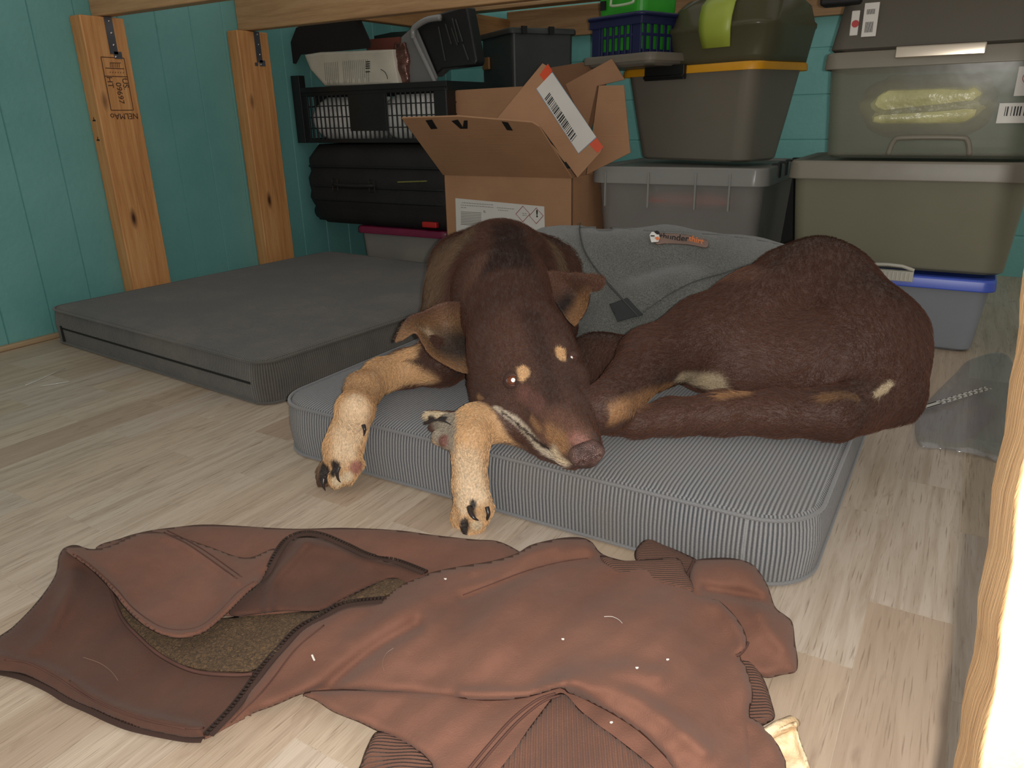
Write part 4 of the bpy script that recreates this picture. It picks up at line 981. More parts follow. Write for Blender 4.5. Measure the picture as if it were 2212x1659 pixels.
if hR:
    (e2_, c2, x2, y2, l2), h2 = place_eye(1236, 771, .0125, .0092)
    lid(c2, x2, y2, l2, .0125, 1, .25, m_lidskin, 'eyelid', dog); lid(c2, x2, y2, l2, .0125, -1, .20, m_lidskin, 'eyelid', dog)
# ---- ears: curved flaps from control rows (pixel x, y, depth)
def ear(rows, name, count, cols, label=None):
    nu, nv = 26, 22; G = np.array([[W(*p) for p in r] for r in rows])
    A_ = np.array([cat_rom(list(r), 6) for r in G]); B_ = np.array([cat_rom(list(A_[:, j]), 6) for j in range(A_.shape[1])]).transpose(1, 0, 2)
    a, b = B_.shape[:2]; V = B_.reshape(-1, 3); F = np.array([(i * b + j, i * b + j + 1, (i + 1) * b + j + 1, (i + 1) * b + j) for i in range(a - 1) for j in range(b - 1)])
    n = vnormals(V, F); cam = CP - V.mean(0)
    flipm = (n * (CP - V)).sum(1).mean() < 0
    if flipm: F = F[:, ::-1]; n = -n
    th = .0050
    edge = np.zeros((a, b)); ii, jj = np.meshgrid(np.arange(a), np.arange(b), indexing='ij'); ed = np.minimum(np.minimum(ii, a - 1 - ii) / 5., np.minimum(jj, b - 1 - jj) / 5.); ed = np.clip(ed, 0, 1).reshape(-1, 1) ** .5
    Vf = V + n * th * .5 * ed; Vb = V - n * th * .5 * ed
    VV = np.concatenate([Vf, Vb]); FF = np.concatenate([F, F[:, ::-1] + len(V)])
    bd = [j for j in range(b)] + [i * b + b - 1 for i in range(1, a)] + [(a - 1) * b + j for j in range(b - 2, -1, -1)] + [i * b for i in range(a - 2, 0, -1)]
    FF = np.concatenate([FF, np.array([(bd[k], bd[(k + 1) % len(bd)], bd[(k + 1) % len(bd)] + len(V), bd[k] + len(V)) for k in range(len(bd))])[:, ::(1 if flipm else -1)]])
    NN = np.concatenate([n, -n])
    u_ = (ii / (a - 1)).ravel(); v_ = (jj / (b - 1)).ravel(); cf = cols(u_, v_); CC = np.concatenate([cf, np.tile(BR, (len(V), 1))])
    me = bpy.data.meshes.new(name); me.from_pydata([tuple(v - dO) for v in VV], [], [tuple(int(i) for i in f) for f in FF]); me.shade_smooth()
    ca = me.color_attributes.new('coat', 'FLOAT_COLOR', 'POINT'); ca.data.foreach_set('color', np.concatenate([CC, np.ones((len(CC), 1))], 1).astype(np.float32).ravel())
    me.materials.append(m_dog); o = bpy.data.objects.new(name, me); base_link(o, dog)
    if label: o['label'] = label
    fl_ = (G[-1].mean(0) - G[0].mean(0)); fl_ /= np.linalg.norm(fl_)
    fur('ear_fur', VV, FF, NN, CC, count, .006, o, dO, flow=fl_, jitter=.8)
    return o
def colsL(u, v):
    c = np.tile(TAND * .80, (len(u), 1)); m = np.clip(1.25 * np.exp(-((v - .55) / .25) ** 2) * np.exp(-((u - .18) / .32) ** 2), 0, 1); c = c * (1 - .9 * m[:, None]) + DK * .9 * m[:, None]; m = .6 * np.exp(-((v - .45) / .10) ** 2) * np.exp(-((u - .42) / .12) ** 2); c = c * (1 - m[:, None]) + TANL * m[:, None]
    m = np.clip((.22 - v) / .2, 0, 1)[:, None]; c = c * (1 - m) + BRL * m
    m = np.clip((v - .8) / .2, 0, 1)[:, None]; return c * (1 - m) + TAND * m
# rows run from the base at the head (u=0) to the tip (u=1); columns from the upper/rear rim to the lower rim
rowsL = [[(1030, 655, 1.56), (1030, 700, 1.56), (1035, 735, 1.54), (1045, 770, 1.50), (1035, 800, 1.44)],
         [(962, 652, 1.49), (968, 700, 1.51), (976, 740, 1.49), (1000, 778, 1.42), (1000, 806, 1.36)],
         [(915, 672, 1.49), (920, 700, 1.52), (930, 730, 1.52), (945, 765, 1.46), (935, 772, 1.39)],
         [(885, 682, 1.47), (890, 700, 1.47), (900, 712, 1.47), (915, 730, 1.45), (912, 742, 1.41)],
         [(866, 706, 1.43), (872, 712, 1.42), (880, 714, 1.42), (890, 716, 1.42), (898, 720, 1.42)],
         [(852, 738, 1.40), (855, 740, 1.40), (860, 738, 1.40), (868, 736, 1.40), (875, 732, 1.40)]]
ear(rowsL, 'ear', 6000, colsL)
def colsR(u, v):
    c = np.tile(BRL, (len(u), 1)); m = np.clip((v - .45) / .3, 0, 1)[:, None] * np.clip((.75 - u) / .3, 0, 1)[:, None]; c = c * (1 - m) + TAND * m
    m = np.exp(-((v - .55) / .14) ** 2)[:, None] * np.clip((.6 - u) / .4, 0, 1)[:, None]; c = c * (1 - m) + DK * m
    return c
rowsR = [[(1150, 600, 1.58), (1180, 625, 1.56), (1205, 660, 1.52), (1225, 690, 1.48), (1240, 705, 1.44)],
         [(1185, 585, 1.57), (1205, 612, 1.56), (1222, 645, 1.54), (1240, 672, 1.51), (1252, 692, 1.46)],
         [(1220, 588, 1.55), (1232, 605, 1.54), (1242, 625, 1.54), (1256, 648, 1.53), (1268, 664, 1.48)],
         [(1255, 592, 1.52), (1258, 602, 1.50), (1262, 612, 1.50), (1268, 624, 1.50), (1275, 634, 1.48)],
         [(1285, 594, 1.48), (1286, 604, 1.47), (1288, 612, 1.47), (1288, 620, 1.47), (1286, 630, 1.47)],
         [(1306, 598, 1.45), (1308, 606, 1.45), (1308, 612, 1.45), (1304, 620, 1.45), (1296, 628, 1.46)]]
ear(rowsR, 'ear', 5000, colsR)
# ---- claws and pads
m_claw = plain('dark_claw', (44, 36, 34), .3, .1)
def claw(pts, r=.0042):
    P = cat_rom([p - dO for p in pts], 4); n = len(P); MB().tube(P, [r * (1 - .85 * (i / (n - 1)) ** 1.5) for i in range(n)], 8, flat=.75).build('claw', m_claw, dog, smooth=True)
claw([Pv(699, 1032, .868), Pv(698, 1048, .862), Pv(703, 1060, .864)]); claw([Pv(732, 1008, .868), Pv(728, 1022, .862), Pv(731, 1036, .862), Pv(736, 1042, .866)], .0046)
claw([Pv(785, 918, .902), Pv(788, 930, .898), Pv(786, 942, .900)], .0038)
claw([Pv(1002, 1140, .872), Pv(1004, 1154, .868), Pv(1010, 1162, .870)]); claw([Pv(1014, 1095, .880), Pv(1018, 1110, .868), Pv(1026, 1120, .866), Pv(1034, 1124, .870)], .005)
claw([Pv(1052, 1095, .895), Pv(1055, 1112, .89), Pv(1048, 1128, .888), Pv(1040, 1134, .89)], .004)
claw([Pz(918, 915, .160), Pz(935, 908, .168), Pz(955, 908, .172), Pz(975, 918, .172)], .0036)
# ---- grey wrap coat around the torso
D = new_grid()
vt = [(W(1180, 616, 1.93), .134), (W(1240, 622, 1.97), .150), (W(1430, 610, 2.02), .150), (W(1600, 633, 1.90), .142), (W(1690, 653, 1.76), .132)]
for (a, ra), (b, rb) in zip(vt[:-1], vt[1:]): add_cone(D, a, b, ra, rb, .02)
add_cone(D, W(1300, 740, 1.86), W(1450, 740, 1.88), .085, .085, .03); add_cone(D, W(1350, 690, 1.86), W(1480, 660, 1.84), .09, .09, .03)
add_cone(D, W(1190, 560, 1.96), W(1240, 560, 2.0), .085, .09, .02)
D = np.where(Yg > 0, np.maximum(D, ZC - Zg), D)
Vv, Fv = surface_net(D); Vv = relax(Vv, Fv, 6, .5)
Nv = vnormals(Vv, Fv)
Vv = Vv + Nv * (.0030 * vnoise(Vv, 28, 90) + .0015 * vnoise(Vv, 70, 91))[:, None]
m_vest = NT('heather_grey_jersey'); v = m_vest.tc('Object'); n1 = m_vest.noise(v, 340, 3); n2 = m_vest.noise(v, 14, 4)
cc = m_vest.mix(m_vest.ramp(n1, [(.35, (0, 0, 0, 1)), (.65, (1, 1, 1, 1))]), srgb((78, 79, 75)), srgb((110, 110, 103))); cc = m_vest.mix(.4, cc, m_vest.ramp(n2, [(.3, (.75, .75, .75, 1)), (.7, (1.1, 1.1, 1.1, 1))]), 'MULTIPLY')
m_vest.bump(n1, .0012); m_vest.b.inputs['Sheen Weight'].default_value = .3; m_vest = m_vest.set(cc, .95)
me = bpy.data.meshes.new('wrap_coat'); me.from_pydata([tuple(v - dO) for v in Vv], [], [tuple(int(i) for i in f) for f in Fv]); me.shade_smooth(); me.materials.append(m_vest)
vest = bpy.data.objects.new('wrap_coat', me); base_link(vest, dog); vest['label'] = 'grey fabric wrap coat around the dog'
vb = bvh_of(Vv, Fv)
def on_vest(x, y, off):
    h = hit(vb, x, y)
    if h is None: return None
    return h[0] + h[1] * off
def draped(name, poly, off, mat, parent, step=4., origin=dO, edge=.0, wob=0.):
    poly = np.array(cat_rom(poly, 5, True)) if len(poly) > 5 else np.array([np.array(p, float) for p in poly])
    x0, y0 = poly.min(0) - step; x1, y1 = poly.max(0) + step; xs = np.arange(x0, x1 + step, step); ys = np.arange(y0, y1 + step, step)
    def inside(p):
        c = False; j = len(poly) - 1
        for i in range(len(poly)):
            if (poly[i][1] > p[1]) != (poly[j][1] > p[1]) and p[0] < (poly[j][0] - poly[i][0]) * (p[1] - poly[i][1]) / (poly[j][1] - poly[i][1]) + poly[i][0]: c = not c
            j = i
        return c
    def snap(p):
        best = None; bd = 1e9
        for i in range(len(poly)):
            a = poly[i]; b = poly[(i + 1) % len(poly)]; ba = b - a; t = min(1, max(0, ((p - a) @ ba) / (ba @ ba + 1e-9))); q = a + ba * t; d = (p - q) @ (p - q)
            if d < bd: bd = d; best = q
        return best
    I = {}; mb = MB(); vid = {}
    for i, x in enumerate(xs):
        for j, y in enumerate(ys): I[i, j] = inside((x, y))
    def vtx(i, j):
        if (i, j) in vid: return vid[i, j]
        p = np.array([xs[i], ys[j]]); 
        if not I[i, j]: p = snap(p)
        q = on_vest(p[0], p[1], off)
        if q is None: vid[i, j] = None; return None
        mb.v.append(tuple(q - origin)); vid[i, j] = len(mb.v) - 1; return vid[i, j]
    for i in range(len(xs) - 1):
        for j in range(len(ys) - 1):
            cs = [(i, j), (i + 1, j), (i + 1, j + 1), (i, j + 1)]
            if sum(I[c] for c in cs) >= 1:
                q = [vtx(*c) for c in cs]
                if None in q: continue
                mb.f.append(tuple(q)); mb.m.append(0)
    return mb.build(name, mat, parent, smooth=True, solid=.003)
draped('flap', [(1256, 466), (1252, 500), (1262, 545), (1290, 585), (1330, 630), (1378, 680), (1392, 672), (1440, 640), (1500, 610), (1570, 590), (1650, 562), (1690, 545), (1680, 532), (1600, 517), (1500, 507), (1400, 502), (1300, 492), (1265, 482)], .006, m_vest, vest, 7.)
draped('fastener', [(1318, 660), (1356, 646), (1390, 680), (1334, 696)], .0045, plain('dark_velcro', (48, 50, 50), .9), vest)
hem = [p for p in (on_vest(x, y, .0085) for x, y in cat_rom([(1256, 478), (1251, 505), (1262, 548), (1290, 590), (1330, 636), (1380, 684)], 6)) if p is not None]
if len(hem) > 4: MB().tube([p - dO for p in hem], .0016, 6).build('hem', plain('hem_grey', (70, 70, 66), .9), vest, smooth=True)
lg = draped('logo_patch', [(1412, 512), (1436, 511), (1470, 513), (1500, 518), (1528, 527), (1527, 540), (1490, 534), (1440, 531), (1416, 532)], .0105, plain('badge_grey', (128, 104, 92), .6), vest, 3.)
def logo_poly(name, pts, mat, off=.0150):
    P = [on_vest(x, y, off) for x, y in pts]; mb = MB(); mb.add([p - dO for p in P], [tuple(range(len(P)))]); return mb.build(name, mat, lg)
m_lw = plain('logo_white', (226, 224, 216), .6, 0); m_lo_ = 0; m_lo = plain('logo_orange', (226, 128, 72), .6, 0)
logo_poly('logo_mark', [(1401, 518), (1406, 512), (1416, 511), (1422, 517), (1423, 525), (1420, 531), (1404, 532), (1402, 525)], m_lw)
logo_poly('logo_mark', [(1412, 523), (1420, 521), (1423, 527), (1417, 529)], m_lo, .0155)
logo_poly('logo_mark', [(1411, 512), (1418, 509), (1423, 512), (1424, 517), (1417, 517)], m_ink, .0156)
logo_poly('logo_mark', [(1403, 519), (1412, 519), (1412, 521), (1403, 521)], m_ink, .0156)
pA = on_vest(1456, 522, .0150); pB = on_vest(1484, 525, .0150); xd = pB - pA; 
pA = on_vest(1456, 523, .0152); text_mesh('logo_text', 'thunder', m_ink, lg, pA - dO, xd, (0, 0, 1), .023, .0002, bold=.0004)
pA = on_vest(1505, 529, .0150); pB = on_vest(1524, 534, .0150)
text_mesh('logo_text', 'shirt', m_lo, lg, pA - dO, pB - pA, (0, 0, 1), .024, .0002, bold=.0004)

# ------------------------------------------------------------------ the brown zip jacket lying on the floor
jk = empty('jacket', (-.55, .62, 0), 0, 'brown fleece lined zip jacket crumpled on the floor in front of the cushion', 'jacket')
jO = np.array([-.55, .62, 0])
def cloth_mat(name, c1, c2, ribs=0, rot=0., curly=False):
    t = NT(name); v = t.tc('Object'); big = t.noise(v, 7, 6, .65); fine = t.noise(v, 600, 2)
    col = t.ramp(big, [(.28, srgb(c1)), (.72, srgb(c2))]); h = t.math('MULTIPLY', fine, .4)
    if curly:
        n = t.noise(v, 240, 4, .6, 1.2); col = t.mix(t.ramp(n, [(.35, (0, 0, 0, 1)), (.65, (1, 1, 1, 1))]), srgb((66, 48, 28)), srgb((124, 94, 60))); t.bump(n, .006)
    elif ribs:
        sx = t.n('ShaderNodeSeparateXYZ'); t.l(t.tc('Object', (1, 1, 1), (0, 0, rot)), sx.inputs[0]); w = t.math('SINE', t.math('MULTIPLY', sx.outputs[0], 2 * math.pi / ribs)); h = t.math('ADD', h, t.math('MULTIPLY', w, .5))
        col = t.mix(t.math('MULTIPLY_ADD', w, -.07, .08), col, srgb((60, 34, 24))); t.bump(h, .0014)
    else: t.bump(t.math('ADD', h, t.math('MULTIPLY', t.noise(v, 60, 3), .6)), .0011)
    lint = t.n('ShaderNodeTexVoronoi'); lint.inputs['Scale'].default_value = 45; t.l(v, lint.inputs['Vector'])
    t.b.inputs['Sheen Weight'].default_value = .08; t.b.inputs['Sheen Tint'].default_value = (1, .85, .75, 1)
    return t.set(col, .95)
m_out = cloth_mat('brown_brushed_cotton', (100, 64, 49), (120, 82, 66)); m_in = cloth_mat('dark_brown_jersey', (74, 46, 35), (92, 60, 46)); m_fl = cloth_mat('curly_fleece_lining', 0 or (90, 66, 36), (120, 90, 50), curly=True)
m_rib = cloth_mat('ribbed_brown_knit', (94, 61, 47), (114, 78, 62), .0052, math.radians(-28)); m_rib2 = cloth_mat('ribbed_brown_cuff', (94, 61, 47), (114, 78, 62), .0046, math.radians(60))
m_seam = plain('seam_thread', (84, 54, 44), .9); m_zip = plain('brown_zip_teeth', (50, 36, 30), .35, .1); m_tape = plain('brown_zip_tape', (62, 42, 34), .9)
def seg_dist(P, line):
    d = np.full(len(P), 1e9); q = np.zeros_like(P)
    for a, b in zip(line[:-1], line[1:]):
        ba = b - a; t = np.clip(((P - a) @ ba) / (ba @ ba + 1e-9), 0, 1); c = a + t[:, None] * ba; dd = np.linalg.norm(P - c, axis=1); m = dd < d; d[m] = dd[m]; q[m] = c[m]
    return d, q
HF = {}
def height(P, spec):
    h = np.full(len(P), spec.get('base', .01))
    if 'pts' in spec:                                     # scattered heights, inverse distance
        A_ = np.array(spec['pts'], float); d2 = ((P[:, None, :] - A_[None, :, :2]) ** 2).sum(2) + 500.; w = 1 / d2 ** 1.6; h = (w * A_[:, 2]).sum(1) / w.sum(1)
    for line, amp, wd in spec.get('ridge', []):
        L = np.array(cat_rom(line, 5) if len(line) > 2 else line, float); d, _ = seg_dist(P, L); h = h + 1.45 * amp * np.exp(-(d / wd) ** 2)
    h = h + spec.get('wob', .0015) * (np.sin(P[:, 0] / 31. + P[:, 1] / 47. + 1) + np.sin(P[:, 0] / 57. - P[:, 1] / 29.) + .6 * np.sin(P[:, 0] / 17. + P[:, 1] / 13.)) 
    return h
def patch(name, outline, spec, mat, step=6., per=6, edge=26., drop=.012, sharp=False, parent=jk, thick=.0025):
    poly = np.array(cat_rom(outline, per, True)) if not sharp else np.array([np.array(p, float) for p in outline])
    x0, y0 = poly.min(0) - step; x1, y1 = poly.max(0) + step; xs = np.arange(x0, x1 + step, step); ys = np.arange(y0, y1 + step, step)
    XX, YY = np.meshgrid(xs, ys, indexing='ij'); P = np.stack([XX.ravel(), YY.ravel()], 1); ins = np.zeros(len(P), bool); n = len(poly); j = n - 1
    for i in range(n):
        a, b = poly[i], poly[j]; m = ((a[1] > P[:, 1]) != (b[1] > P[:, 1]))
        with np.errstate(divide='ignore', invalid='ignore'): xi = (b[0] - a[0]) * (P[:, 1] - a[1]) / (b[1] - a[1] + 1e-12) + a[0]
        ins ^= m & (P[:, 0] < xi); j = i
    cl = np.vstack([poly, poly[:1]]); d, q = seg_dist(P, cl); P2 = np.where(ins[:, None], P, q); d = np.where(ins, d, 0)
    h = height(P2, spec); e = np.clip(d / edge, 0, 1); h = np.maximum(h - drop * (1 - np.sqrt(np.clip(1 - (1 - e) ** 2, 0, 1))), .0028)
    nx, ny = len(xs), len(ys); I = ins.reshape(nx, ny); vid = -np.ones(nx * ny, int); mb = MB()
    def vtx(k):
        if vid[k] < 0: vid[k] = len(mb.v); mb.v.append(tuple(Pz(P2[k, 0], P2[k, 1], h[k]) - (jO if parent is jk else np.array(parent.location))))
        return int(vid[k])
    for i in range(nx - 1):
        for jj in range(ny - 1):
            if I[i, jj] or I[i + 1, jj] or I[i + 1, jj + 1] or I[i, jj + 1]:
                f = (vtx(i * ny + jj), vtx((i + 1) * ny + jj), vtx((i + 1) * ny + jj + 1), vtx(i * ny + jj + 1)); mb.f.append(f); mb.m.append(0)
    o = mb.build(name, mat, parent, smooth=True); me = o.data
    bm = bmesh.new(); bm.from_mesh(me); bmesh.ops.remove_doubles(bm, verts=bm.verts, dist=.0002); bmesh.ops.recalc_face_normals(bm, faces=bm.faces)
    s_ = sum(f.normal.z for f in bm.faces)
    if s_ < 0: bmesh.ops.reverse_faces(bm, faces=bm.faces)
    bm.to_mesh(me); bm.free(); me.shade_smooth()
    so = o.modifiers.new('solid', 'SOLIDIFY'); so.thickness = thick; so.offset = -1
    HF[name] = spec; o['_'] = 0; del o['_']; return o
def jline(line, spec, off, per=6):
    P = np.array(cat_rom(line, per), float); h = height(P, spec); return [Pz(p[0], p[1], max(hh, .004) + off) - jO for p, hh in zip(P, h)]
# back layer along the top
S1 = dict(pts=[(150, 1190, .03), (318, 1150, .022), (460, 1140, .024), (620, 1150, .03), (860, 1150, .022), (1020, 1170, .020), (1110, 1190, .018), (900, 1230, .012), (600, 1250, .02), (350, 1250, .02)], wob=.001)
patch('back_panel', [(205, 1189), (260, 1163), (318, 1147), (385, 1138), (457, 1133), (627, 1142), (740, 1140), (855, 1145), (940, 1156), (1024, 1165), (1075, 1169), (1120, 1190), (1180, 1230), (1100, 1270), (900, 1290), (600, 1330), (400, 1320), (250, 1260)], S1, m_out, edge=20, drop=.008)
# inner dark panel at the left
S2 = dict(pts=[(20, 1385, .02), (119, 1244, .03), (144, 1184, .045), (200, 1260, .018), (260, 1400, .006), (60, 1440, .010), (200, 1530, .008), (420, 1585, .010), (500, 1500, .012), (350, 1480, .005), (130, 1400, .010), (560, 1400, .008)], ridge=[([(160, 1250), (110, 1360), (60, 1410)], .006, 18), ([(0, 1420), (110, 1450), (250, 1530), (430, 1575)], .006, 12)], wob=.001)
patch('inner_panel', [(-14, 1388), (30, 1352), (80, 1300), (119, 1244), (128, 1200), (144, 1181), (175, 1180), (215, 1215), (280, 1290), (400, 1350), (600, 1340), (640, 1370), (600, 1420), (560, 1460), (520, 1515), (470, 1575), (440, 1592), (398, 1592), (298, 1571), (249, 1552), (199, 1530), (149, 1508), (109, 1483), (50, 1455), (-14, 1442)], S2, m_in, edge=14, drop=.004)
# fleece lining
S3 = dict(base=.016, wob=.0015, ridge=[([(500, 1440), (700, 1350), (850, 1290)], .006, 50)])
patch('fleece_lining', [(238, 1268), (262, 1330), (300, 1372), (350, 1415), (420, 1445), (500, 1452), (545, 1450), (600, 1415), (650, 1365), (700, 1330), (760, 1302), (830, 1290), (880, 1262), (850, 1246), (800, 1262), (740, 1292), (690, 1318), (612, 1317), (560, 1322), (480, 1335), (400, 1330), (320, 1300)], S3, m_fl, edge=10, drop=.005)
# front facing between the upper zip and the lining
S4 = dict(pts=[(560, 1260, .032), (620, 1190, .045), (660, 1165, .05), (780, 1200, .035), (920, 1240, .022), (700, 1280, .026), (600, 1300, .030), (860, 1245, .020)], ridge=[([(665, 1172), (630, 1210), (590, 1260), (580, 1320)], .006, 12), ([(650, 1170), (760, 1196), (915, 1240)], .004, 14)], wob=.001)
patch('front_facing', [(548, 1268), (572, 1240), (592, 1205), (612, 1178), (640, 1160), (680, 1158), (720, 1170), (800, 1205), (870, 1218), (925, 1240), (880, 1262), (850, 1250), (800, 1266), (740, 1295), (690, 1320), (612, 1320), (560, 1326), (500, 1330), (500, 1300)], S4, m_in, edge=14, drop=.006)
# upper flap folded over, with the rolled hem
S5 = dict(pts=[(144, 1184, .050), (200, 1200, .045), (318, 1165, .040), (460, 1200, .035), (520, 1280, .042), (400, 1372, .030), (300, 1330, .036), (240, 1265, .042), (360, 1260, .028), (560, 1250, .045), (450, 1330, .030)], ridge=[([(150, 1196), (200, 1230), (245, 1276), (280, 1322), (320, 1355), (360, 1372), (400, 1374), (440, 1362), (480, 1330), (525, 1285), (556, 1262)], .010, 12), ([(355, 1155), (400, 1178), (450, 1210), (515, 1258)], .005, 9)], wob=.0012)
patch('front_flap', [(140, 1186), (165, 1179), (200, 1186), (240, 1178), (290, 1155), (330, 1148), (390, 1160), (450, 1180), (530, 1205), (590, 1185), (600, 1200), (585, 1225), (568, 1250), (556, 1264), (530, 1286), (484, 1332), (442, 1366), (398, 1379), (358, 1374), (316, 1354), (276, 1320), (242, 1276), (198, 1231), (150, 1197)], S5, m_out, edge=12, drop=.010)
# lower sleeve / hem layers at the bottom
S8 = dict(pts=[(690, 1515, .030), (900, 1540, .040), (1200, 1500, .05), (1000, 1620, .045), (820, 1590, .035), (1300, 1640, .05), (800, 1690, .03)], wob=.002)
patch('waistband', [(768, 1700), (780, 1650), (795, 1610), (815, 1580), (850, 1585), (900, 1610), (935, 1640), (960, 1700)], dict(pts=[(800, 1600, .030), (780, 1690, .020), (900, 1640, .028)], wob=.001), m_rib2, edge=14, drop=.008)
patch('lower_front', [(655, 1500), (700, 1490), (800, 1488), (1000, 1490), (1220, 1470), (1400, 1500), (1640, 1560), (1640, 1720), (960, 1720), (935, 1655), (900, 1620), (850, 1592), (813, 1578), (776, 1560), (721, 1538), (686, 1515)], S8, m_out, edge=22, drop=.012)
patch('hem_band', [(1200, 1500), (1222, 1500), (1260, 1540), (1340, 1600), (1420, 1665), (1470, 1720), (1040, 1720), (1080, 1660), (1130, 1590), (1175, 1530)], dict(pts=[(1200, 1510, .056), (1100, 1700, .050), (1350, 1640, .056), (1250, 1700, .055)], wob=.001), m_rib, edge=12, drop=.006)
# rear sleeve, cuffs on the right
patch('cuff', [(1372, 1206), (1378, 1180), (1403, 1161), (1433, 1174), (1480, 1196), (1510, 1215), (1520, 1260), (1500, 1300), (1440, 1270), (1400, 1240)], dict(base=.035, wob=.001), m_rib2, edge=14, drop=.012)
S7 = dict(pts=[(1515, 1210, .05), (1600, 1215, .06), (1660, 1290, .055), (1700, 1350, .04), (1715, 1440, .03), (1650, 1450, .03), (1560, 1280, .05), (1600, 1340, .045)], ridge=[([(1530, 1275), (1600, 1285), (1660, 1300)], -.010, 14), ([(1640, 1330), (1690, 1400)], .006, 20)], wob=.0015)
patch('rear_sleeve', [(1488, 1240), (1500, 1212), (1540, 1205), (1592, 1207), (1630, 1223), (1658, 1264), (1674, 1310), (1695, 1328), (1712, 1345), (1718, 1390), (1724, 1430), (1718, 1452), (1690, 1458), (1652, 1464), (1600, 1440), (1540, 1360), (1490, 1300)], S7, m_out, edge=26, drop=.020)
patch('cuff', [(1590, 1400), (1616, 1405), (1636, 1440), (1655, 1478), (1668, 1520), (1674, 1549), (1660, 1562), (1625, 1574), (1590, 1560), (1570, 1480)], dict(base=.032, wob=.001), m_rib2, edge=14, drop=.010)
# the large main body
S6 = dict(pts=[(700, 1500, .030), (600, 1480, .022), (500, 1560, .012), (750, 1330, .035), (925, 1240, .035), (1000, 1225, .04), (1250, 1168, .045), (1300, 1230, .05), (1470, 1215, .045), (1100, 1350, .07), (1400, 1350, .075), (1600, 1400, .055), (1300, 1470, .075), (1150, 1500, .06), (1450, 1550, .075), (1620, 1560, .05), (1500, 1690, .06), (900, 1400, .055), (900, 1490, .045), (1560, 1310, .055)],
          ridge=[([(690, 1500), (760, 1440), (830, 1390), (900, 1350)], -.010, 16), ([(1000, 1290), (1080, 1262), (1200, 1215), (1330, 1200)], -.006, 12), ([(1220, 1485), (1330, 1490), (1420, 1540), (1520, 1620)], .008, 22), ([(1190, 1480), (1300, 1452), (1420, 1460)], .008, 24), ([(1000, 1500), (1137, 1500), (1219, 1478)], .008, 14), ([(1020, 1232), (1100, 1206), (1200, 1180)], .006, 14), ([(1560, 1300), (1600, 1360), (1612, 1420)], .008, 18), ([(1240, 1500), (1300, 1560), (1400, 1640)], -.010, 18), ([(760, 1380), (900, 1300), (1060, 1260)], .005, 22)], wob=.0018)
main = [(440, 1594), (497, 1540), (532, 1494), (572, 1440), (607, 1400), (646, 1360), (696, 1331), (746, 1306), (820, 1296), (862, 1266), (925, 1238), (1000, 1222), (1060, 1212), (1115, 1196), (1145, 1178), (1181, 1168), (1220, 1161), (1257, 1161), (1280, 1172), (1300, 1196), (1351, 1212), (1410, 1208), (1463, 1207), (1480, 1235), (1500, 1275), (1553, 1297), (1592, 1336), (1611, 1371), (1612, 1400), (1598, 1420), (1612, 1442), (1627, 1500), (1619, 1538), (1627, 1582), (1626, 1660), (1628, 1720), (1500, 1720), (1440, 1640), (1380, 1580), (1300, 1530), (1225, 1496), (1219, 1484), (1137, 1507), (1060, 1514), (1000, 1510), (900, 1500), (800, 1494), (700, 1492), (651, 1500), (597, 1523), (537, 1545), (487, 1570)]
patch('main_body', main, S6, m_out, step=6.5, per=3, edge=24, drop=.018)
patch('pocket_fold', [(1296, 1200), (1351, 1211), (1410, 1207), (1464, 1206), (1480, 1232), (1500, 1277), (1450, 1268), (1380, 1250), (1330, 1238)], dict(base=.052, wob=.001), m_rib2, edge=10, drop=.006)
# stitched seams
def seam(line, spec, off=.0016, r=.0011, dbl=0):
    mb = MB(); mb.tube(jline(line, spec, off), r, 5)
    if dbl: mb.tube(jline([(x + dbl, y + dbl * .6) for x, y in line], spec, off), r, 5)
    return mb.build('seam', m_seam, jk, smooth=True)
seam([(355, 1150), (400, 1172), (445, 1202), (512, 1250)], S5, .001, .001)
seam([(362, 1146), (410, 1170), (455, 1198), (522, 1246)], S5, .001, .0008)
seam([(166, 1200), (200, 1224), (248, 1268), (286, 1312), (330, 1345), (362, 1358), (400, 1360), (436, 1350), (470, 1324), (515, 1278), (548, 1256)], S5, .0012, .0008)
seam([(10, 1425), (60, 1432), (120, 1462), (200, 1512), (300, 1552), (400, 1572), (440, 1572)], S2, .001, .001)
seam([(238, 1268), (262, 1332), (300, 1376), (350, 1418), (420, 1450), (500, 1458), (545, 1456)], S3, .004, .0024)
seam([(1012, 1662), (1062, 1602), (1110, 1550), (1160, 1512), (1200, 1498)], S8, .010, .0014)
seam([(1024, 1668), (1074, 1608), (1122, 1556), (1172, 1516), (1210, 1502)], S8, .010, .0014)
seam([(1500, 1208), (1494, 1222), (1484, 1244), (1487, 1262)], dict(base=.040), .004, .0018)
seam([(1590, 1416), (1600, 1412), (1612, 1398), (1616, 1388)], dict(base=.048), .006, .0018)
seam([(700, 1350), (640, 1400), (590, 1465), (560, 1500), (500, 1560)], S6, .0012, .0009)
seam([(1000, 1285), (1060, 1262), (1140, 1232), (1220, 1212), (1270, 1206)], S6, .0012, .0008)
seam([(150, 1470), (200, 1508), (300, 1550), (400, 1575)], S2, .0016, .0008)
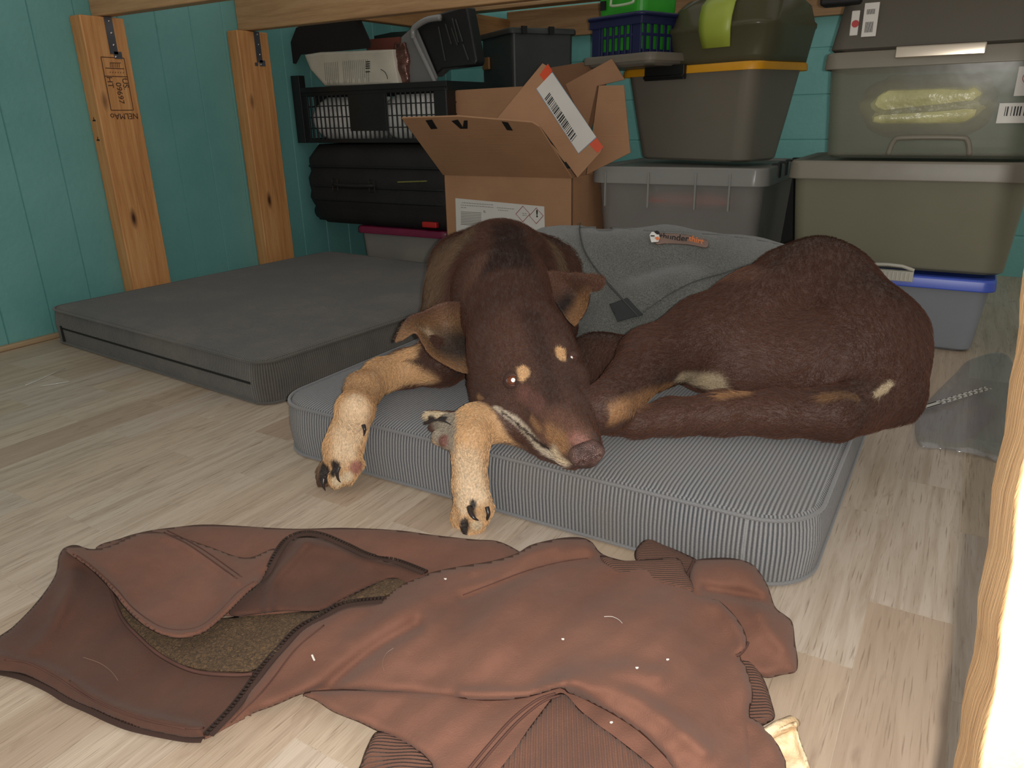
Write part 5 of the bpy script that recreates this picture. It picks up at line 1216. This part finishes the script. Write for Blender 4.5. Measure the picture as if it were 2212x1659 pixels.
# zips: tape with rows of teeth
def zipper(line, spec, off, side=1., tw=.006, tooth=.0050):
    mb = MB(); P = [np.array(p) for p in jline(line, spec, off, 10)]; ds = [0.]
    for a, b in zip(P[:-1], P[1:]): ds.append(ds[-1] + np.linalg.norm(b - a))
    T = ds[-1]; n = int(T / tooth); ring = []
    for k in range(n):
        s_ = (k + .5) * T / n; i = max(0, min(len(P) - 2, int(np.searchsorted(ds, s_)) - 1)); f_ = (s_ - ds[i]) / (ds[i + 1] - ds[i] + 1e-9); c = P[i] * (1 - f_) + P[i + 1] * f_
        t = P[i + 1] - P[i]; t /= np.linalg.norm(t); nn = np.cross(t, [0, 0, 1.]) * side; nn /= np.linalg.norm(nn); u_ = np.cross(nn, t)
        R_ = np.stack([t, nn, u_], 1); mb.box(-.0014, .0014, .0, .0058, -.0014, .0018, 1, R_, c)
        mb.box(-.0022, .0022, .0042, .0062, -.0018, .0022, 1, R_, c); ring.append((c, nn, u_))
    loops = [[c - nn * tw + u_ * -.001, c + nn * .001 + u_ * -.001, c + nn * .001 + u_ * .0006, c - nn * tw + u_ * .0006] for c, nn, u_ in ring]
    mb.loft(loops, mi=0); o = mb.build('zipper', [m_tape, m_zip], jk); return o
zipper([(557, 1258), (577, 1238), (597, 1200), (622, 1166), (656, 1152), (696, 1157), (746, 1178), (796, 1201), (855, 1213), (920, 1238)], S4, .006, -1)
zipper([(830, 1296), (746, 1306), (696, 1331), (646, 1360), (607, 1400), (572, 1440), (532, 1495), (497, 1539), (448, 1590)], dict(pts=[(820, 1296, .034), (746, 1304, .032), (650, 1358, .026), (572, 1440, .018), (500, 1535, .012), (448, 1592, .010)], wob=0), .002, 1)
zipper([(443, 1594), (398, 1592), (298, 1572), (249, 1555), (199, 1532), (149, 1510), (109, 1486), (50, 1460), (-10, 1447)], dict(base=.005, wob=0), .0, 1)
# lint and hairs caught on the cloth
m_hair = plain('stray_dog_hair', (150, 120, 100), .6, 0); m_lint = plain('white_lint', (228, 222, 212), .8, 0); mb = MB(); mb.tube(jline([(674, 1415), (677, 1422), (679, 1426)], S6, .004, 2), .0012, 5); mb.build('lint', m_lint, jk)
for x, y in ((962, 1250), (1376, 1442), (1442, 1424), (1320, 1560), (1216, 1380)): MB().tube(jline([(x - 2, y), (x, y + 1), (x + 2, y)], S6, .004, 2), .0011, 5).build('lint', m_lint, jk)
mb = MB(); mb.tube(jline([(1305, 1332), (1322, 1332), (1336, 1338), (1344, 1346)], S6, .003, 4), .0003, 4); mb.build('lint', m_lint, jk)
MB().tube(jline([(180, 1420), (215, 1432), (240, 1450), (255, 1470)], S2, .002, 4), .00022, 4).build('lint', m_hair, jk)
MB().tube(jline([(830, 1450), (826, 1432), (834, 1412), (850, 1400)], S6, .002, 4), .00022, 4).build('lint', m_hair, jk)

# ------------------------------------------------------------------ rawhide chew, plastic sleeve, perforated strip
ch_ = empty('chew', tuple(Pz(1690, 1640, 0)), 0, 'off-white rawhide chew lying on the floor beside the jacket', 'dog chew')
cO = np.array(ch_.location)
m_raw = NT('rawhide'); v = m_raw.tc('Object'); nn_ = m_raw.noise(v, 40, 5, .6); m_raw.bump(nn_, .003); m_raw = m_raw.set(m_raw.ramp(nn_, [(.3, srgb((196, 158, 110))), (.6, srgb((232, 212, 176)))]), .5)
out = [(1622, 1612), (1640, 1590), (1672, 1572), (1705, 1558), (1722, 1560), (1724, 1580), (1735, 1615), (1748, 1650), (1750, 1700), (1640, 1700), (1615, 1660)]
HFs = dict(pts=[(1630, 1610, .018), (1700, 1565, .026), (1720, 1575, .022), (1740, 1640, .018), (1680, 1630, .010), (1640, 1690, .012)], ridge=[([(1625, 1612), (1660, 1586), (1718, 1562)], .012, 9), ([(1722, 1565), (1728, 1600), (1745, 1650)], .008, 8)], wob=.002)
patch('slab', out, HFs, m_raw, step=5, edge=8, drop=.006, parent=ch_, thick=.004)
MB().tube([Pz(x, y, z) - cO for x, y, z in ((1628, 1606, .026), (1650, 1590, .032), (1680, 1573, .036), (1712, 1560, .034), (1722, 1562, .030))], [.004, .006, .007, .007, .004], 8).build('rolled_edge', m_raw, ch_, smooth=True)
t = NT('clear_film'); gl = t.n('ShaderNodeBsdfGlossy'); gl.inputs['Roughness'].default_value = .18; tr = t.n('ShaderNodeBsdfTransparent'); tr.inputs[0].default_value = (.93, .94, .95, 1); mx = t.n('ShaderNodeMixShader'); mx.inputs[0].default_value = .10
df = t.n('ShaderNodeBsdfDiffuse'); df.inputs[0].default_value = (.5, .5, .5, 1); mx2 = t.n('ShaderNodeMixShader'); mx2.inputs[0].default_value = .10
t.l(tr.outputs[0], mx.inputs[1]); t.l(gl.outputs[0], mx.inputs[2]); t.l(mx.outputs[0], mx2.inputs[1]); t.l(df.outputs[0], mx2.inputs[2]); t.l(mx2.outputs[0], t.out.inputs[0]); m_film = t.m
sl_ = empty('plastic_sleeve', tuple(Pz(2060, 880, 0)), 0, 'clear plastic sleeve with a perforated strip, on the floor by the blue lidded bin', 'plastic sleeve')
patch('film', [(1978, 900), (2010, 860), (2060, 810), (2100, 775), (2180, 770), (2200, 900), (2190, 1000), (2120, 985), (2040, 970), (1985, 962)], dict(base=.010, wob=.003), m_film, step=12, edge=20, drop=.006, parent=sl_, thick=.0006)
q0, q1 = Pz(1996, 880, .014), Pz(2135, 838, .014); dr = q1 - q0; Ls = np.linalg.norm(dr); dr /= Ls; nr = np.cross([0, 0, 1.], dr); sO = np.array(sl_.location)
mb = MB(); R_ = np.stack([dr, nr, [0, 0, 1.]], 1); hw = .008; nh = 9
for k in range(nh + 1):
    x = .05 + (Ls - .06) * k / nh; mb.box(x - .003 if k else 0, x + .003, -hw, hw, 0, .001, 0, R_, q0 - sO)
mb.box(0, Ls, -hw, -hw + .003, 0, .001, 0, R_, q0 - sO); mb.box(0, Ls, hw - .003, hw, 0, .001, 0, R_, q0 - sO)
mb.build('perforated_strip', plain('white_strip', (200, 196, 186), .5, .02), sl_)
for pts, lab in (([(55, 832), (80, 822), (110, 808), (140, 796)], 'clear shiny thread on the floor, nearer the wall'), ([(88, 834), (120, 829), (150, 824)], 'short clear shiny thread on the floor under the first')):
    P = [Pz(x, y, .003) for x, y in pts]; c0 = P[0].copy(); c0[2] = 0; o = MB().tube([p - c0 for p in P], .0010, 6).build('thread', plain('clear_thread', (190, 190, 180), .1, 0), smooth=True); o.location = c0; tag(o, lab, 'thread')
# ------------------------------------------------------------------ near upright board at the right edge
mw = wood('fresh_pine', (176, 140, 100), (196, 160, 116), (212, 180, 136), 'Z', knots=False)
A0 = W(2062, 1659, .350); B0 = W(2205, 645, .352); zd = (B0 - A0) / np.linalg.norm(B0 - A0)
toc = CP - A0; toc -= zd * (toc @ zd); toc /= np.linalg.norm(toc); sd = np.cross(toc, zd); sd = sd if sd @ ix > 0 else -sd
pb = tuple(A0 + zd * (-A0[2] / zd[2])); bp = empty('upright_board', (pb[0], pb[1], 0), 0, 'pale pine upright very close to the camera at the right edge, flash lit', 'wood post')
bO = np.array([pb[0], pb[1], 0]); Lz = 1.35
mb = MB(); loops = []; 
for k in range(90):
    s_ = -.03 + Lz * k / 89; c = A0 - zd * (A0[2] / zd[2]) + zd * s_; w1 = .0008 * math.sin(k * 1.7) + .0006 * math.sin(k * .63 + 1) + random.uniform(-.0005, .0005)
    pr = [(.0 + w1, -.072), (.0095 + w1, -.0035), (.0108 + w1 * .6, -.0008), (.020, .0), (.085, 0), (.089, -.004), (.089, -.072), (.085, -.076), (.003, -.076)]
    loops.append([c + sd * a + toc * b - bO for a, b in pr])
mb.loft(loops); mb.build('timber', mw, bp, smooth=False, bevel=.0006)


# ------------------------------------------------------------------ bring everything to true scale
for o in list(COL.objects):
    if o.parent is None and o.type not in ('CAMERA', 'LIGHT'):
        o.location = Vector(o.location) * S; o.scale = Vector(o.scale) * S
